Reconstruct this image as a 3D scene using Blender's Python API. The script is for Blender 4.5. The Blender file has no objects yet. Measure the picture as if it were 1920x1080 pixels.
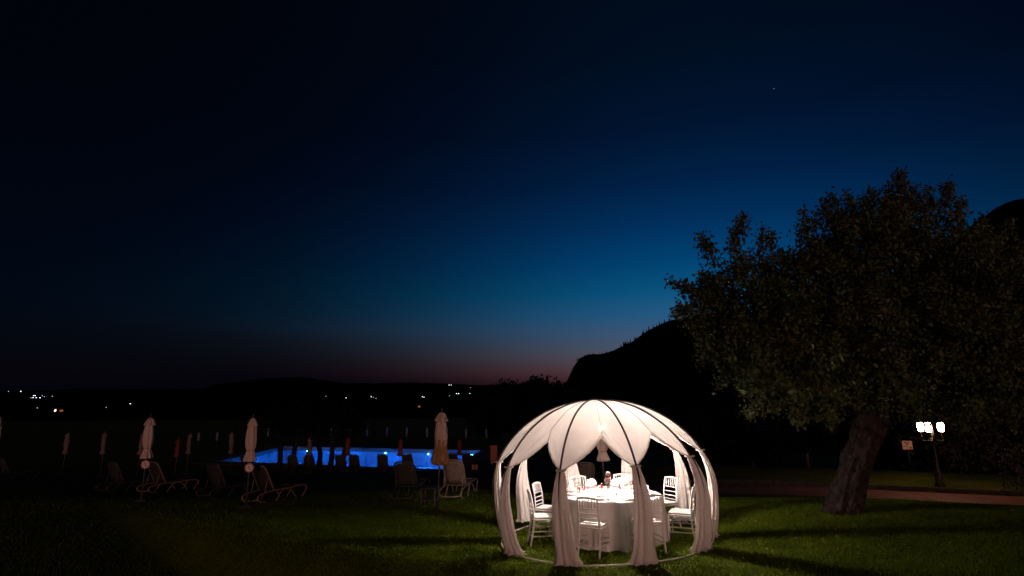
import bpy, math, random
import numpy as np
from mathutils import Vector, Matrix
from mathutils.bvhtree import BVHTree
from mathutils import noise as mnoise
random.seed(7)
rng = np.random.RandomState(7)
S = bpy.context.scene
C = S.collection
R = math.radians
# ------------------------------------------------------------------ camera
FPX, PITCH, ROLL, EYE = 1066.7, 0.198, -0.008, 2.447
cam = bpy.data.cameras.new('camera'); cam.sensor_width = 36; cam.lens = 20.0
cam.clip_start = 0.1; cam.clip_end = 30000
camo = bpy.data.objects.new('camera', cam); C.objects.link(camo)
camo.matrix_world = Matrix.Translation((0, 0, EYE)) @ Matrix.Rotation(R(90) + PITCH, 4, 'X') @ Matrix.Rotation(ROLL, 4, 'Z')
S.camera = camo
# ------------------------------------------------------------------ world: dusk sky
w = bpy.data.worlds.new('World'); S.world = w; w.use_nodes = True
nt = w.node_tree; N = nt.nodes; L = nt.links; N.clear()
def wn(t, **k):
    n = N.new(t)
    for a, b in k.items(): setattr(n, a, b)
    return n
def wmath(op, a, b=None):
    n = wn('ShaderNodeMath', operation=op)
    for i, v in enumerate((a, b)):
        if v is None: continue
        if isinstance(v, (int, float)): n.inputs[i].default_value = v
        else: L.new(v, n.inputs[i])
    return n.outputs[0]
tc = wn('ShaderNodeTexCoord'); sep = wn('ShaderNodeSeparateXYZ'); L.new(tc.outputs['Generated'], sep.inputs[0])
el = wmath('ARCSINE', sep.outputs[2])
eld = wmath('MULTIPLY', el, 180 / math.pi)
AZ = R(19)
dot = wmath('ADD', wmath('MULTIPLY', sep.outputs[0], math.sin(AZ)), wmath('MULTIPLY', sep.outputs[1], math.cos(AZ)))
ce = wmath('COSINE', el)
low = wn('ShaderNodeMath', operation='SUBTRACT', use_clamp=True); low.inputs[0].default_value = 1.0; L.new(wmath('DIVIDE', eld, 7.0), low.inputs[1])
fall = wmath('EXPONENT', wmath('MULTIPLY', wmath('SUBTRACT', dot, ce), wmath('ADD', wmath('MULTIPLY', low.outputs[0], 12.0), 10.5)))
fall = wmath('ADD', wmath('MULTIPLY', fall, 0.985), 0.015)
ramp = wn('ShaderNodeValToRGB'); L.new(wmath('DIVIDE', eld, 60.0), ramp.inputs[0])
def lin(c):
    c = c / 255.0
    return c / 12.92 if c < 0.04045 else ((c + 0.055) / 1.055) ** 2.4
stops = [(0.0, (20, 8, 12)), (1.7, (68, 34, 40)), (3.0, (92, 64, 70)), (4.6, (82, 84, 98)), (6.4, (60, 86, 116)), (8.4, (34, 86, 126)),
         (10.6, (8, 80, 122)), (13.5, (0, 63, 110)), (17, (0, 46, 90)), (21, (0, 30, 66)), (26, (0, 18, 44)), (33, (0, 11, 27)), (44, (0, 6, 15)), (60, (0, 3, 9))]
cr = ramp.color_ramp
while len(cr.elements) < len(stops): cr.elements.new(0.5)
for e, (d, c) in zip(cr.elements, stops):
    e.position = min(1, d / 60); e.color = (lin(c[0]), lin(c[1]), lin(c[2]), 1)
bg = wn('ShaderNodeBackground'); L.new(ramp.outputs[0], bg.inputs[0])
L.new(wmath('MULTIPLY', fall, 1.03), bg.inputs[1])
bg2 = wn('ShaderNodeBackground'); bg2.inputs[0].default_value = (.10, .32, 1, 1); bg2.inputs[1].default_value = .0028
ad = wn('ShaderNodeAddShader'); L.new(bg.outputs[0], ad.inputs[0]); L.new(bg2.outputs[0], ad.inputs[1])
wo = wn('ShaderNodeOutputWorld'); L.new(ad.outputs[0], wo.inputs[0])
# ------------------------------------------------------------------ the dim warm light from the buildings behind the camera
sun = bpy.data.lights.new('sun', 'SUN'); sun.energy = 0.58; sun.angle = R(8); sun.color = (1.0, 0.56, 0.46)
suno = bpy.data.objects.new('sun', sun); C.objects.link(suno)
sd = Vector((-0.10, 1.0, -0.075)).normalized()
suno.rotation_euler = sd.to_track_quat('-Z', 'Y').to_euler()
suno.location = (1, -10, 4)
# ------------------------------------------------------------------ render settings
S.view_settings.view_transform = 'Standard'; S.view_settings.look = 'None'
S.view_settings.exposure = 0.0; S.view_settings.gamma = 1.0
S.render.engine = 'CYCLES'
S.cycles.use_denoising = True
S.cycles.light_sampling_threshold = 0.0
S.cycles.sample_clamp_indirect = 6
S.cycles.max_bounces = 8; S.cycles.diffuse_bounces = 6; S.cycles.transparent_max_bounces = 12
S.cycles.caustics_reflective = False; S.cycles.caustics_refractive = False

# ------------------------------------------------------------------ terrain function
def ss(a, b, x):
    t = np.clip((np.asarray(x, float) - a) / (b - a), 0, 1)
    return t * t * (3 - 2 * t)
BK = [(-14, 19.5), (-5.2, 12.74), (-2.5, 10.85), (0, 9.5), (3, 8.3), (9, 6.6), (20, 4.0)]
def bank_y(x): return np.interp(x, [p[0] for p in BK], [p[1] for p in BK])
def g(x, y):
    x = np.asarray(x, float); y = np.asarray(y, float)
    q = y + 0.45 * np.maximum(0, x - 5) * (1 - ss(40, 90, y))
    left = np.interp(q, [0, 18, 26, 34, 41, 44, 84, 130, 400, 900], [0, 0, -.5, -1.35, -2.4, -2.55, -2.55, -8, -40, -46])
    right = np.interp(q, [0, 13.2, 15.5, 19.5, 21, 29.5, 36, 60, 130, 400, 900], [0, 0, -.16, -.88, -.95, -.92, -1.6, -3.4, -9, -40, -46])
    b = ss(-3, 6, x) * (1 - 0.0 * x)
    z = left * (1 - b) + right * b
    # level terrace for the pool
    t = 0.045 * np.clip(x - 1.66, -9, 7.2) * (1 - ss(24, 40, y))
    z = z + t
    # bank between the upper and the lower lawn, nearer the camera
    d = bank_y(x) - y
    fade = ss(-13, -5.5, x)
    z = z - fade * (0.95 * ss(-.05, .85, d) + 0.03 * np.maximum(0, d - 1.0))
    # back lawn behind the path stands a step above it
    z = z + 0.13 * ss(23.95, 24.05, q) * ss(0, 6, x) * (1 - ss(30, 33, q))
    return z
def gz(x, y): return float(g(x, y))
def ray(px, py):
    u, v = px - 960, py - 540
    c, s = math.cos(ROLL), math.sin(ROLL)
    u, v = u * c + v * s, -u * s + v * c
    return Vector((u, FPX * math.cos(PITCH) + v * math.sin(PITCH), FPX * math.sin(PITCH) - v * math.cos(PITCH))) / FPX
def on_ground(px, py):
    """where the sight line of that point of the photograph meets the terrain"""
    d = ray(px, py); t = 3.0
    while t < 4000:
        if EYE + d.z * t < gz(d.x * t, d.y * t): break
        t *= 1.004
    return Vector((d.x * t, d.y * t, gz(d.x * t, d.y * t)))
def at_depth(px, py, y):
    d = ray(px, py); t = y / d.y
    return Vector((d.x * t, y, EYE + d.z * t))

# ------------------------------------------------------------------ helpers
def prop(o, label=None, cat=None, group=None, kind=None):
    if label: o['label'] = label
    if cat: o['category'] = cat
    if group: o['group'] = group
    if kind: o['kind'] = kind
    return o
def empty(name, loc=(0, 0, 0), rz=0.0, label=None, cat=None, group=None):
    o = bpy.data.objects.new(name, None); C.objects.link(o); o.empty_display_size = 0.2
    o.location = loc; o.rotation_euler = (0, 0, rz)
    return prop(o, label, cat, group)
def dup(root, loc=None, rz=None, label=None):
    r = root.copy(); C.objects.link(r)
    if loc is not None: r.location = loc
    if rz is not None: r.rotation_euler = (0, 0, rz)
    if label: r['label'] = label
    for ch in root.children:
        c = ch.copy(); C.objects.link(c); c.parent = r
        for gch in ch.children:
            d = gch.copy(); C.objects.link(d); d.parent = c
    return r
class MB:
    def __init__(s): s.v = []; s.f = []
    def add(s, vs, fs):
        o = len(s.v); s.v += [tuple(v) for v in vs]; s.f += [tuple(i + o for i in f) for f in fs]; return s
    def box(s, c, d, rot=None, bev=0.0):
        x, y, z = d[0] / 2, d[1] / 2, d[2] / 2
        b = bev
        if b > 0:
            vs = []
            pts = []
            for sz, iz in ((-1, 0), (1, 0)):
                pass
            ring = [(-x + b, -y), (x - b, -y), (x, -y + b), (x, y - b), (x - b, y), (-x + b, y), (-x, y - b), (-x, -y + b)]
            rin = [(-x + b, -y + b), (x - b, -y + b), (x - b, -y + b), (x - b, y - b), (x - b, y - b), (-x + b, y - b), (-x + b, y - b), (-x + b, -y + b)]
            for zz, rr in ((-z, rin), (-z + b, ring), (z - b, ring), (z, rin)):
                vs += [(p[0], p[1], zz) for p in rr]
            fs = [tuple(reversed(range(8)))]
            for k in range(3):
                for i in range(8):
                    j = (i + 1) % 8
                    fs.append((k * 8 + i, k * 8 + j, k * 8 + 8 + j, k * 8 + 8 + i))
            fs.append(tuple(range(24, 32)))
        else:
            vs = [(a, bb, cc) for cc in (-z, z) for (a, bb) in ((-x, -y), (x, -y), (x, y), (-x, y))]
            fs = [(3, 2, 1, 0), (4, 5, 6, 7), (0, 1, 5, 4), (1, 2, 6, 5), (2, 3, 7, 6), (3, 0, 4, 7)]
        M = rot if rot is not None else Matrix.Identity(3)
        vs = [M @ Vector(v) + Vector(c) for v in vs]
        return s.add(vs, fs)
    def tube(s, pts, r, n=8, cap=True):
        pts = [Vector(p) for p in pts]; rr = r if isinstance(r, (list, tuple)) else [r] * len(pts)
        up = None; vs = []; fs = []
        for i, p in enumerate(pts):
            t = (pts[min(i + 1, len(pts) - 1)] - pts[max(i - 1, 0)]).normalized()
            if up is None: up = t.orthogonal().normalized()
            up = (up - t * up.dot(t)).normalized(); b = t.cross(up)
            for k in range(n):
                a = 2 * math.pi * k / n
                vs.append(p + (up * math.cos(a) + b * math.sin(a)) * rr[i])
        for i in range(len(pts) - 1):
            for k in range(n):
                k2 = (k + 1) % n
                fs.append((i * n + k, i * n + k2, (i + 1) * n + k2, (i + 1) * n + k))
        if cap:
            fs.append(tuple(reversed(range(n)))); fs.append(tuple(range((len(pts) - 1) * n, len(pts) * n)))
        return s.add(vs, fs)
    def lathe(s, prof, n=20, c=(0, 0, 0), fn=None, caps=True):
        vs = []; fs = []
        for (r, z) in prof:
            for k in range(n):
                a = 2 * math.pi * k / n
                rr = r if fn is None else fn(r, z, a)
                vs.append((c[0] + rr * math.cos(a), c[1] + rr * math.sin(a), c[2] + z))
        for i in range(len(prof) - 1):
            for k in range(n):
                k2 = (k + 1) % n
                fs.append((i * n + k, i * n + k2, (i + 1) * n + k2, (i + 1) * n + k))
        if caps:
            fs.append(tuple(reversed(range(n)))); fs.append(tuple(range((len(prof) - 1) * n, len(prof) * n)))
        return s.add(vs, fs)
    def mesh(s, name, mat, smooth=True):
        me = bpy.data.meshes.new(name); me.from_pydata(s.v, [], s.f)
        if mat: me.materials.append(mat)
        if smooth: me.polygons.foreach_set('use_smooth', [True] * len(me.polygons))
        me.update(); return me
    def build(s, name, mat, parent=None, smooth=True, loc=None):
        o = bpy.data.objects.new(name, s.mesh(name, mat, smooth)); C.objects.link(o)
        if parent: o.parent = parent
        if loc is not None: o.location = loc
        if smooth and len(s.f) < 4000:
            pass
        return o
def sharpen(o, ang=40):
    try:
        o.data.set_sharp_from_angle(angle=R(ang))
    except Exception: pass
    return o
def smooth_path(pts, k=6):
    """Catmull-Rom through the points"""
    P = [Vector(p) for p in pts]; P = [P[0] * 2 - P[1]] + P + [P[-1] * 2 - P[-2]]; out = []
    for i in range(1, len(P) - 2):
        for j in range(k):
            t = j / k
            a, b, c, d = P[i - 1], P[i], P[i + 1], P[i + 2]
            out.append(0.5 * ((2 * b) + (c - a) * t + (2 * a - 5 * b + 4 * c - d) * t * t + (-a + 3 * b - 3 * c + d) * t ** 3))
    out.append(P[-2]); return out

# ------------------------------------------------------------------ materials
def mat(name, col, rough=0.6, var=0.12, scale=8.0, bump=0.0, bscale=None, metal=0.0, spec=0.5, col2=None, detail=4, coat=0.0):
    m = bpy.data.materials.new(name); m.use_nodes = True; t = m.node_tree; p = t.nodes['Principled BSDF']
    tcn = t.nodes.new('ShaderNodeTexCoord'); nz = t.nodes.new('ShaderNodeTexNoise')
    nz.inputs['Scale'].default_value = scale; nz.inputs['Detail'].default_value = detail
    t.links.new(tcn.outputs['Object'], nz.inputs['Vector'])
    rp = t.nodes.new('ShaderNodeValToRGB')
    c2 = col2 or tuple(c * (1 - var * 2) for c in col)
    rp.color_ramp.elements[0].position = 0.3; rp.color_ramp.elements[1].position = 0.7
    rp.color_ramp.elements[0].color = (*c2, 1); rp.color_ramp.elements[1].color = (*[min(1, c * (1 + (0 if col2 else var * .5))) for c in col], 1)
    t.links.new(nz.outputs[0], rp.inputs[0]); t.links.new(rp.outputs[0], p.inputs['Base Color'])
    p.inputs['Roughness'].default_value = rough; p.inputs['Metallic'].default_value = metal
    p.inputs['Specular IOR Level'].default_value = spec
    if bump > 0:
        n2 = t.nodes.new('ShaderNodeTexNoise'); n2.inputs['Scale'].default_value = bscale or scale * 4; n2.inputs['Detail'].default_value = 5
        t.links.new(tcn.outputs['Object'], n2.inputs['Vector'])
        bm_ = t.nodes.new('ShaderNodeBump'); bm_.inputs['Strength'].default_value = bump; bm_.inputs['Distance'].default_value = 0.02
        t.links.new(n2.outputs[0], bm_.inputs['Height']); t.links.new(bm_.outputs[0], p.inputs['Normal'])
    return m
def cloth(name, col, trans=0.45, weave=0.25, tcol=None, clear=0):
    m = bpy.data.materials.new(name); m.use_nodes = True; t = m.node_tree; t.nodes.clear()
    o = t.nodes.new('ShaderNodeOutputMaterial'); d = t.nodes.new('ShaderNodeBsdfDiffuse'); tr = t.nodes.new('ShaderNodeBsdfTranslucent'); mx = t.nodes.new('ShaderNodeMixShader')
    tcn = t.nodes.new('ShaderNodeTexCoord'); nz = t.nodes.new('ShaderNodeTexNoise'); nz.inputs['Scale'].default_value = 3; nz.inputs['Detail'].default_value = 6
    t.links.new(tcn.outputs['Object'], nz.inputs['Vector'])
    rp = t.nodes.new('ShaderNodeValToRGB'); rp.color_ramp.elements[0].position = .3; rp.color_ramp.elements[1].position = .7
    rp.color_ramp.elements[0].color = (*[c * .88 for c in col], 1); rp.color_ramp.elements[1].color = (*col, 1)
    t.links.new(nz.outputs[0], rp.inputs[0]); t.links.new(rp.outputs[0], d.inputs[0])
    if tcol: tr.inputs[0].default_value = (*tcol, 1)
    else: t.links.new(rp.outputs[0], tr.inputs[0])
    n2 = t.nodes.new('ShaderNodeTexNoise'); n2.inputs['Scale'].default_value = 9; n2.inputs['Detail'].default_value = 4
    t.links.new(tcn.outputs['Object'], n2.inputs['Vector'])
    b = t.nodes.new('ShaderNodeBump'); b.inputs['Strength'].default_value = weave; b.inputs['Distance'].default_value = .03
    t.links.new(n2.outputs[0], b.inputs['Height']); t.links.new(b.outputs[0], d.inputs['Normal']); t.links.new(b.outputs[0], tr.inputs['Normal'])
    mx.inputs[0].default_value = trans
    t.links.new(d.outputs[0], mx.inputs[1]); t.links.new(tr.outputs[0], mx.inputs[2]); t.links.new(mx.outputs[0], o.inputs[0])
    if clear:
        tp = t.nodes.new('ShaderNodeBsdfTransparent'); m2 = t.nodes.new('ShaderNodeMixShader'); m2.inputs[0].default_value = clear
        t.links.new(mx.outputs[0], m2.inputs[1]); t.links.new(tp.outputs[0], m2.inputs[2]); t.links.new(m2.outputs[0], o.inputs[0])
    return m
def emis(name, col, s):
    m = bpy.data.materials.new(name); m.use_nodes = True; t = m.node_tree; t.nodes.clear()
    o = t.nodes.new('ShaderNodeOutputMaterial'); e = t.nodes.new('ShaderNodeEmission'); e.inputs[0].default_value = (*col, 1); e.inputs[1].default_value = s
    t.links.new(e.outputs[0], o.inputs[0]); return m
def glass(name, col=(1, 1, 1), t_=0.75, rough=.02):
    m = bpy.data.materials.new(name); m.use_nodes = True; t = m.node_tree; t.nodes.clear()
    o = t.nodes.new('ShaderNodeOutputMaterial'); tr = t.nodes.new('ShaderNodeBsdfTransparent'); gl = t.nodes.new('ShaderNodeBsdfGlossy'); mx = t.nodes.new('ShaderNodeMixShader')
    tr.inputs[0].default_value = (*col, 1); gl.inputs['Roughness'].default_value = rough; gl.inputs[0].default_value = (.9, .9, .9, 1)
    lw = t.nodes.new('ShaderNodeLayerWeight'); lw.inputs[0].default_value = .35
    t.links.new(lw.outputs['Facing'], mx.inputs[0]); t.links.new(tr.outputs[0], mx.inputs[1]); t.links.new(gl.outputs[0], mx.inputs[2]); t.links.new(mx.outputs[0], o.inputs[0])
    return m
M_canopy = cloth('canopy_fabric', (.84, .775, .74), .23, clear=.0009)
M_curtain = cloth('curtain_fabric', (.84, .78, .745), .34, .4)
M_linen = cloth('table_linen', (.90, .865, .845), .2, .35)
M_napkin = cloth('napkin_linen', (.86, .80, .74), .3, .2)
M_rib = mat('dark_steel_rib', (.055, .045, .045), .45, bump=.1)
M_seam = mat('seam_tape', (.30, .25, .22), .8)
M_ring = mat('white_tube', (.72, .70, .64), .5, bump=.1)
M_chair = mat('white_resin', (.78, .75, .73), .32, .05, 12, .06, 60)
M_cushion = mat('white_seat_pad', (.80, .77, .75), .7, .05, 14, .2, 90)
M_wood = mat('table_plywood', (.35, .22, .12), .6)
M_lfr = mat('lounger_resin', (.20, .10, .085), .45, .1, 6, .08, 50)
M_sling = mat('lounger_sling', (.018, .014, .012), .8, .12, 10, .25, 120)
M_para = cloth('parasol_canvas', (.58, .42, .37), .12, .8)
M_para_mid = cloth('parasol_canvas_dimmed', (.16, .115, .10), .1, .6)  # middle row: the weaker light out there is put into the colour
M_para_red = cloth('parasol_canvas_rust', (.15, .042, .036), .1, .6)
M_para_far = cloth('parasol_canvas_grey_dimmed', (.14, .135, .14), .1, .6)  # far row: canvas darkened in place of light lost with distance
M_para_brown = cloth('parasol_sleeve_tan', (.34, .19, .09), .1, .7)
M_pole = mat('parasol_pole', (.07, .06, .055), .5, metal=.0)
M_concrete = mat('concrete_base', (.03, .028, .026), .9, .2, 12, .5)
M_bark = mat('rough_bark', (.045, .032, .030), .95, .3, 7, 1.0, 16, col2=(.006, .004, .004), detail=8, spec=.1)
M_darkbark = mat('dark_bark', (.05, .04, .035), .95, .3, 4, .8, 14)
M_iron = mat('cast_iron', (.010, .009, .008), .5, .1, 10, .2, spec=.4)
M_kerb = mat('kerb_stone', (.05, .036, .03), .85, .2, 6, .4)
M_tile = mat('pool_tile', (.30, .52, .72), .35, .08, 2)
M_deck = mat('pool_deck_paving', (.05, .038, .033), .85, .2, 3, .3)
M_chrome = mat('chromed_rail', (.6, .6, .6), .25, metal=1.0)
M_plate = mat('porcelain', (.78, .74, .72), .25, .03)
M_black = mat('black_print', (.03, .02, .02), .6)
M_redp = mat('red_print', (.40, .05, .04), .6)
M_board = mat('orange_board', (.5, .12, .05), .6, .15, 9)
M_signw = mat('pale_sign_face', (.40, .26, .22), .5, .06)
M_hill = mat('wooded_slope', (.0035, .0035, .003), 1.0, .3, .02, spec=0.0)  # blackened to stand for light fading with distance, which the sun lamp lacks
M_conifer = mat('conifer_needles', (.004, .005, .004), 1.0, .3, .3, spec=0.0)
M_darkleaf = mat('dark_leaves', (.035, .036, .022), .8, .3, .6, spec=.2)
M_shrub = mat('silhouette_leaves', (.006, .007, .005), 1.0, .3, .6, spec=0.0)

# leaves with a mix of greens and rusty tones per clump
def leafmat(name, cols, tr=.25, rough=.45):
    m = bpy.data.materials.new(name); m.use_nodes = True; t = m.node_tree; p = t.nodes['Principled BSDF']
    tcn = t.nodes.new('ShaderNodeTexCoord'); nz = t.nodes.new('ShaderNodeTexNoise'); nz.inputs['Scale'].default_value = 1.1; nz.inputs['Detail'].default_value = 8; nz.inputs['Roughness'].default_value = .7
    t.links.new(tcn.outputs['Object'], nz.inputs[0]); rp = t.nodes.new('ShaderNodeValToRGB')
    while len(rp.color_ramp.elements) < len(cols): rp.color_ramp.elements.new(.5)
    for i, (e, c) in enumerate(zip(rp.color_ramp.elements, cols)):
        e.position = .32 + .36 * i / (len(cols) - 1); e.color = (*c, 1)
    t.links.new(nz.outputs[0], rp.inputs[0]); t.links.new(rp.outputs[0], p.inputs['Base Color'])
    p.inputs['Roughness'].default_value = rough; p.inputs['Specular IOR Level'].default_value = .5
    trn = t.nodes.new('ShaderNodeBsdfTranslucent'); t.links.new(rp.outputs[0], trn.inputs[0])
    mx = t.nodes.new('ShaderNodeMixShader'); mx.inputs[0].default_value = tr
    o = t.nodes['Material Output']; t.links.new(p.outputs[0], mx.inputs[1]); t.links.new(trn.outputs[0], mx.inputs[2]); t.links.new(mx.outputs[0], o.inputs[0])
    return m
M_leaf = leafmat('pear_leaves', rough=.6, cols= [(.012, .026, .006), (.036, .060, .012), (.058, .070, .016), (.075, .042, .016)])
M_blade = leafmat('lawn_blades', [(.060, .102, .002), (.095, .148, .005), (.135, .170, .013)], .4, .9)
M_blade.node_tree.nodes['Principled BSDF'].inputs['Specular IOR Level'].default_value = .08

# lawn ground
def groundmat():
    m = bpy.data.materials.new('lawn_turf'); m.use_nodes = True; t = m.node_tree; p = t.nodes['Principled BSDF']
    tcn = t.nodes.new('ShaderNodeTexCoord')
    n1 = t.nodes.new('ShaderNodeTexNoise'); n1.inputs['Scale'].default_value = .6; n1.inputs['Detail'].default_value = 6
    n2 = t.nodes.new('ShaderNodeTexNoise'); n2.inputs['Scale'].default_value = 22; n2.inputs['Detail'].default_value = 6
    for n in (n1, n2): t.links.new(tcn.outputs['Object'], n.inputs[0])
    r1 = t.nodes.new('ShaderNodeValToRGB'); r1.color_ramp.elements[0].color = (.054, .085, .002, 1); r1.color_ramp.elements[1].color = (.095, .128, .006, 1)
    r1.color_ramp.elements[0].position = .35; r1.color_ramp.elements[1].position = .65
    r2 = t.nodes.new('ShaderNodeValToRGB'); r2.color_ramp.elements[0].color = (.35, .35, .35, 1); r2.color_ramp.elements[1].color = (1, 1, 1, 1)
    r2.color_ramp.elements[0].position = .35; r2.color_ramp.elements[1].position = .7
    mx = t.nodes.new('ShaderNodeMix'); mx.data_type = 'RGBA'; mx.blend_type = 'MULTIPLY'; mx.inputs[0].default_value = 1
    t.links.new(n1.outputs[0], r1.inputs[0]); t.links.new(n2.outputs[0], r2.inputs[0])
    t.links.new(r1.outputs[0], mx.inputs[6]); t.links.new(r2.outputs[0], mx.inputs[7]); t.links.new(mx.outputs[2], p.inputs['Base Color'])
    p.inputs['Roughness'].default_value = .95; p.inputs['Specular IOR Level'].default_value = .1
    b = t.nodes.new('ShaderNodeBump'); b.inputs['Strength'].default_value = .6; b.inputs['Distance'].default_value = .05
    t.links.new(n2.outputs[0], b.inputs['Height']); t.links.new(b.outputs[0], p.inputs['Normal'])
    return m
M_ground = groundmat()
def pathmat():
    m = mat('red_paving', (.18, .068, .052), .85, .15, 2.0, .5, 30, col2=(.10, .036, .03))
    return m
M_path = pathmat()

# ------------------------------------------------------------------ ground sheet
POOL = [(-27.2, 69.7), (-3.4, 61.6), (-4.9, 44.6), (-26.0, 52.5)]        # far left, far right, near right, near left
WATER_Z = -2.66
def inside(poly, x, y, off=0.0):
    cx = sum(p[0] for p in poly) / 4; cy = sum(p[1] for p in poly) / 4
    k = len(poly); ok = True
    for i in range(k):
        a, b = poly[i], poly[(i + 1) % k]
        ex, ey = b[0] - a[0], b[1] - a[1]; l = math.hypot(ex, ey)
        s = ((x - a[0]) * ey - (y - a[1]) * ex) / l
        sc = ((cx - a[0]) * ey - (cy - a[1]) * ex) / l
        if (s if sc > 0 else -s) < -off: ok = False
    return ok
def spaced(lo, hi, fine, far, gr):
    a = list(np.arange(lo, hi + 1e-6, fine)); st = fine; x = hi
    while x < far: st *= gr; x += st; a.append(x)
    return a
xs_r = spaced(0, 30, .35, 9000, 1.13); xs = sorted([-x for x in xs_r[1:]] + xs_r)
ys = sorted([-y for y in spaced(0.8, 4, .8, 9000, 1.4)] + [0] + spaced(0.5, 36, .25, 9000, 1.035))
X, Y = np.meshgrid(xs, ys); Z = g(X, Y)
Z = Z + 0.018 * np.sin(X * 1.3 + .7 * np.sin(Y * .9)) * np.sin(Y * 1.1 + 1.0) * (1 - ss(30, 60, Y))
nx, ny = len(xs), len(ys)
vs = np.stack([X, Y, Z], -1).reshape(-1, 3)
fs = []
for j in range(ny - 1):
    for i in range(nx - 1):
        cx = (xs[i] + xs[i + 1]) / 2; cy = (ys[j] + ys[j + 1]) / 2
        if 40 < cy < 80 and -32 < cx < 2 and inside(POOL, cx, cy, .25): continue
        a = j * nx + i; fs.append((a, a + 1, a + nx + 1, a + nx))
gm = MB(); gm.v = [tuple(v) for v in vs]; gm.f = fs
prop(gm.build('ground', M_ground), kind='structure')

# lawn blades: nobody could count them
def blades(name, n, box, hmin, hmax, wd, m, dens=None):
    x = rng.uniform(box[0], box[1], n); y = rng.uniform(box[2], box[3], n)
    if dens is not None:
        k = rng.uniform(0, 1, n) < dens(x, y); x = x[k]; y = y[k]
    n = len(x); z = g(x, y) + 0.018 * np.sin(x * 1.3 + .7 * np.sin(y * .9)) * np.sin(y * 1.1 + 1.0) - .005
    a = rng.uniform(0, 2 * np.pi, n); h = rng.uniform(hmin, hmax, n); l = rng.uniform(-.6, .6, (n, 2)) * h[:, None]
    wv = wd * rng.uniform(.6, 1.3, n)
    v = np.empty((n, 3, 3))
    v[:, 0, 0] = x - np.cos(a) * wv; v[:, 0, 1] = y - np.sin(a) * wv; v[:, 0, 2] = z
    v[:, 1, 0] = x + np.cos(a) * wv; v[:, 1, 1] = y + np.sin(a) * wv; v[:, 1, 2] = z
    v[:, 2, 0] = x + l[:, 0]; v[:, 2, 1] = y + l[:, 1]; v[:, 2, 2] = z + h
    return raw_tris(name, v.reshape(-1, 3), m)
def raw_tris(name, v, m, nv=3, parent=None):
    nf = len(v) // nv
    me = bpy.data.meshes.new(name); me.vertices.add(len(v)); me.vertices.foreach_set('co', np.ascontiguousarray(v, dtype=np.float32).ravel())
    me.loops.add(nf * nv); me.loops.foreach_set('vertex_index', np.arange(nf * nv, dtype=np.int32))
    me.polygons.add(nf); me.polygons.foreach_set('loop_start', np.arange(0, nf * nv, nv, dtype=np.int32))
    me.polygons.foreach_set('loop_total', np.full(nf, nv, dtype=np.int32))
    me.materials.append(m); me.update(calc_edges=True); me.validate()
    o = bpy.data.objects.new(name, me); C.objects.link(o)
    if parent: o.parent = parent
    return o
prop(blades('lawn_grass', 900000, (-17, 15, 6.0, 21.0), .025, .06, .006, M_blade,
            lambda x, y: (1 - .7 * ss(12, 17, y)) * (1 - ss(17, 21, y)) * (1 - .75 * ss(5, 12, -x)) * (1 - ss(11, 15, x)) * (np.abs(x - .2) < .98 * y)),
     'short mown green grass of the lawn around the lit dome', 'grass', kind='stuff')

def scatter_leaves():
    n = 420; x = np.concatenate([rng.normal(6.5, 2.6, 300), rng.uniform(-7, 10, 120)]); y = np.concatenate([rng.normal(11.6, 1.9, 300), rng.uniform(8.5, 15, 120)])
    z = g(x, y) + rng.uniform(.03, .055, n); a = rng.uniform(0, 6.28, n); s = rng.uniform(.02, .04, n); v = np.empty((n, 4, 3))
    for k, (u, w_) in enumerate(((1, 0), (0, .5), (-1, 0), (0, -.5))):
        v[:, k, 0] = x + s * (np.cos(a) * u - np.sin(a) * w_); v[:, k, 1] = y + s * (np.sin(a) * u + np.cos(a) * w_); v[:, k, 2] = z + rng.uniform(-.01, .01, n)
    return raw_tris('fallen_leaves', v.reshape(-1, 3), mat('dry_leaf', (.22, .15, .07), .8, .2, 3), 4)
prop(scatter_leaves(), 'dry fallen leaves scattered over the lawn below the big tree', 'fallen leaves', kind='stuff')
# ------------------------------------------------------------------ path and kerb
def qline(q, x): return q - 0.45 * max(0, x - 5)
pv = []; xsP = list(np.arange(1.5, 26.1, .5)); mb = MB()
NQ = 6
for x in xsP:
    for k in range(NQ + 1):
        q = 21.4 + (23.9 - 21.4) * k / NQ; y = qline(q, x); pv.append((x, y, gz(x, y) + .02))
pf = [(i * (NQ + 1) + k, (i + 1) * (NQ + 1) + k, (i + 1) * (NQ + 1) + k + 1, i * (NQ + 1) + k + 1) for i in range(len(xsP) - 1) for k in range(NQ)]
mb.add(pv, pf); prop(mb.build('garden_path', M_path), kind='structure')
mb = MB()
for i in range(len(xsP) - 1):
    x0, x1 = xsP[i] + .01, xsP[i + 1] - .01
    vsb = []
    for (x, q, dz) in ((x0, 23.86, -.05), (x1, 23.86, -.05), (x1, 24.0, -.05), (x0, 24.0, -.05), (x0, 23.86, .17), (x1, 23.86, .17), (x1, 24.0, .17), (x0, 24.0, .17)):
        y = qline(q, x); vsb.append((x, y, gz(x, qline(23.8, x)) + dz))
    mb.add(vsb, [(3, 2, 1, 0), (4, 5, 6, 7), (0, 1, 5, 4), (1, 2, 6, 5), (2, 3, 7, 6), (3, 0, 4, 7)])
prop(mb.build('kerb', M_kerb, smooth=False), kind='structure')

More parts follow.
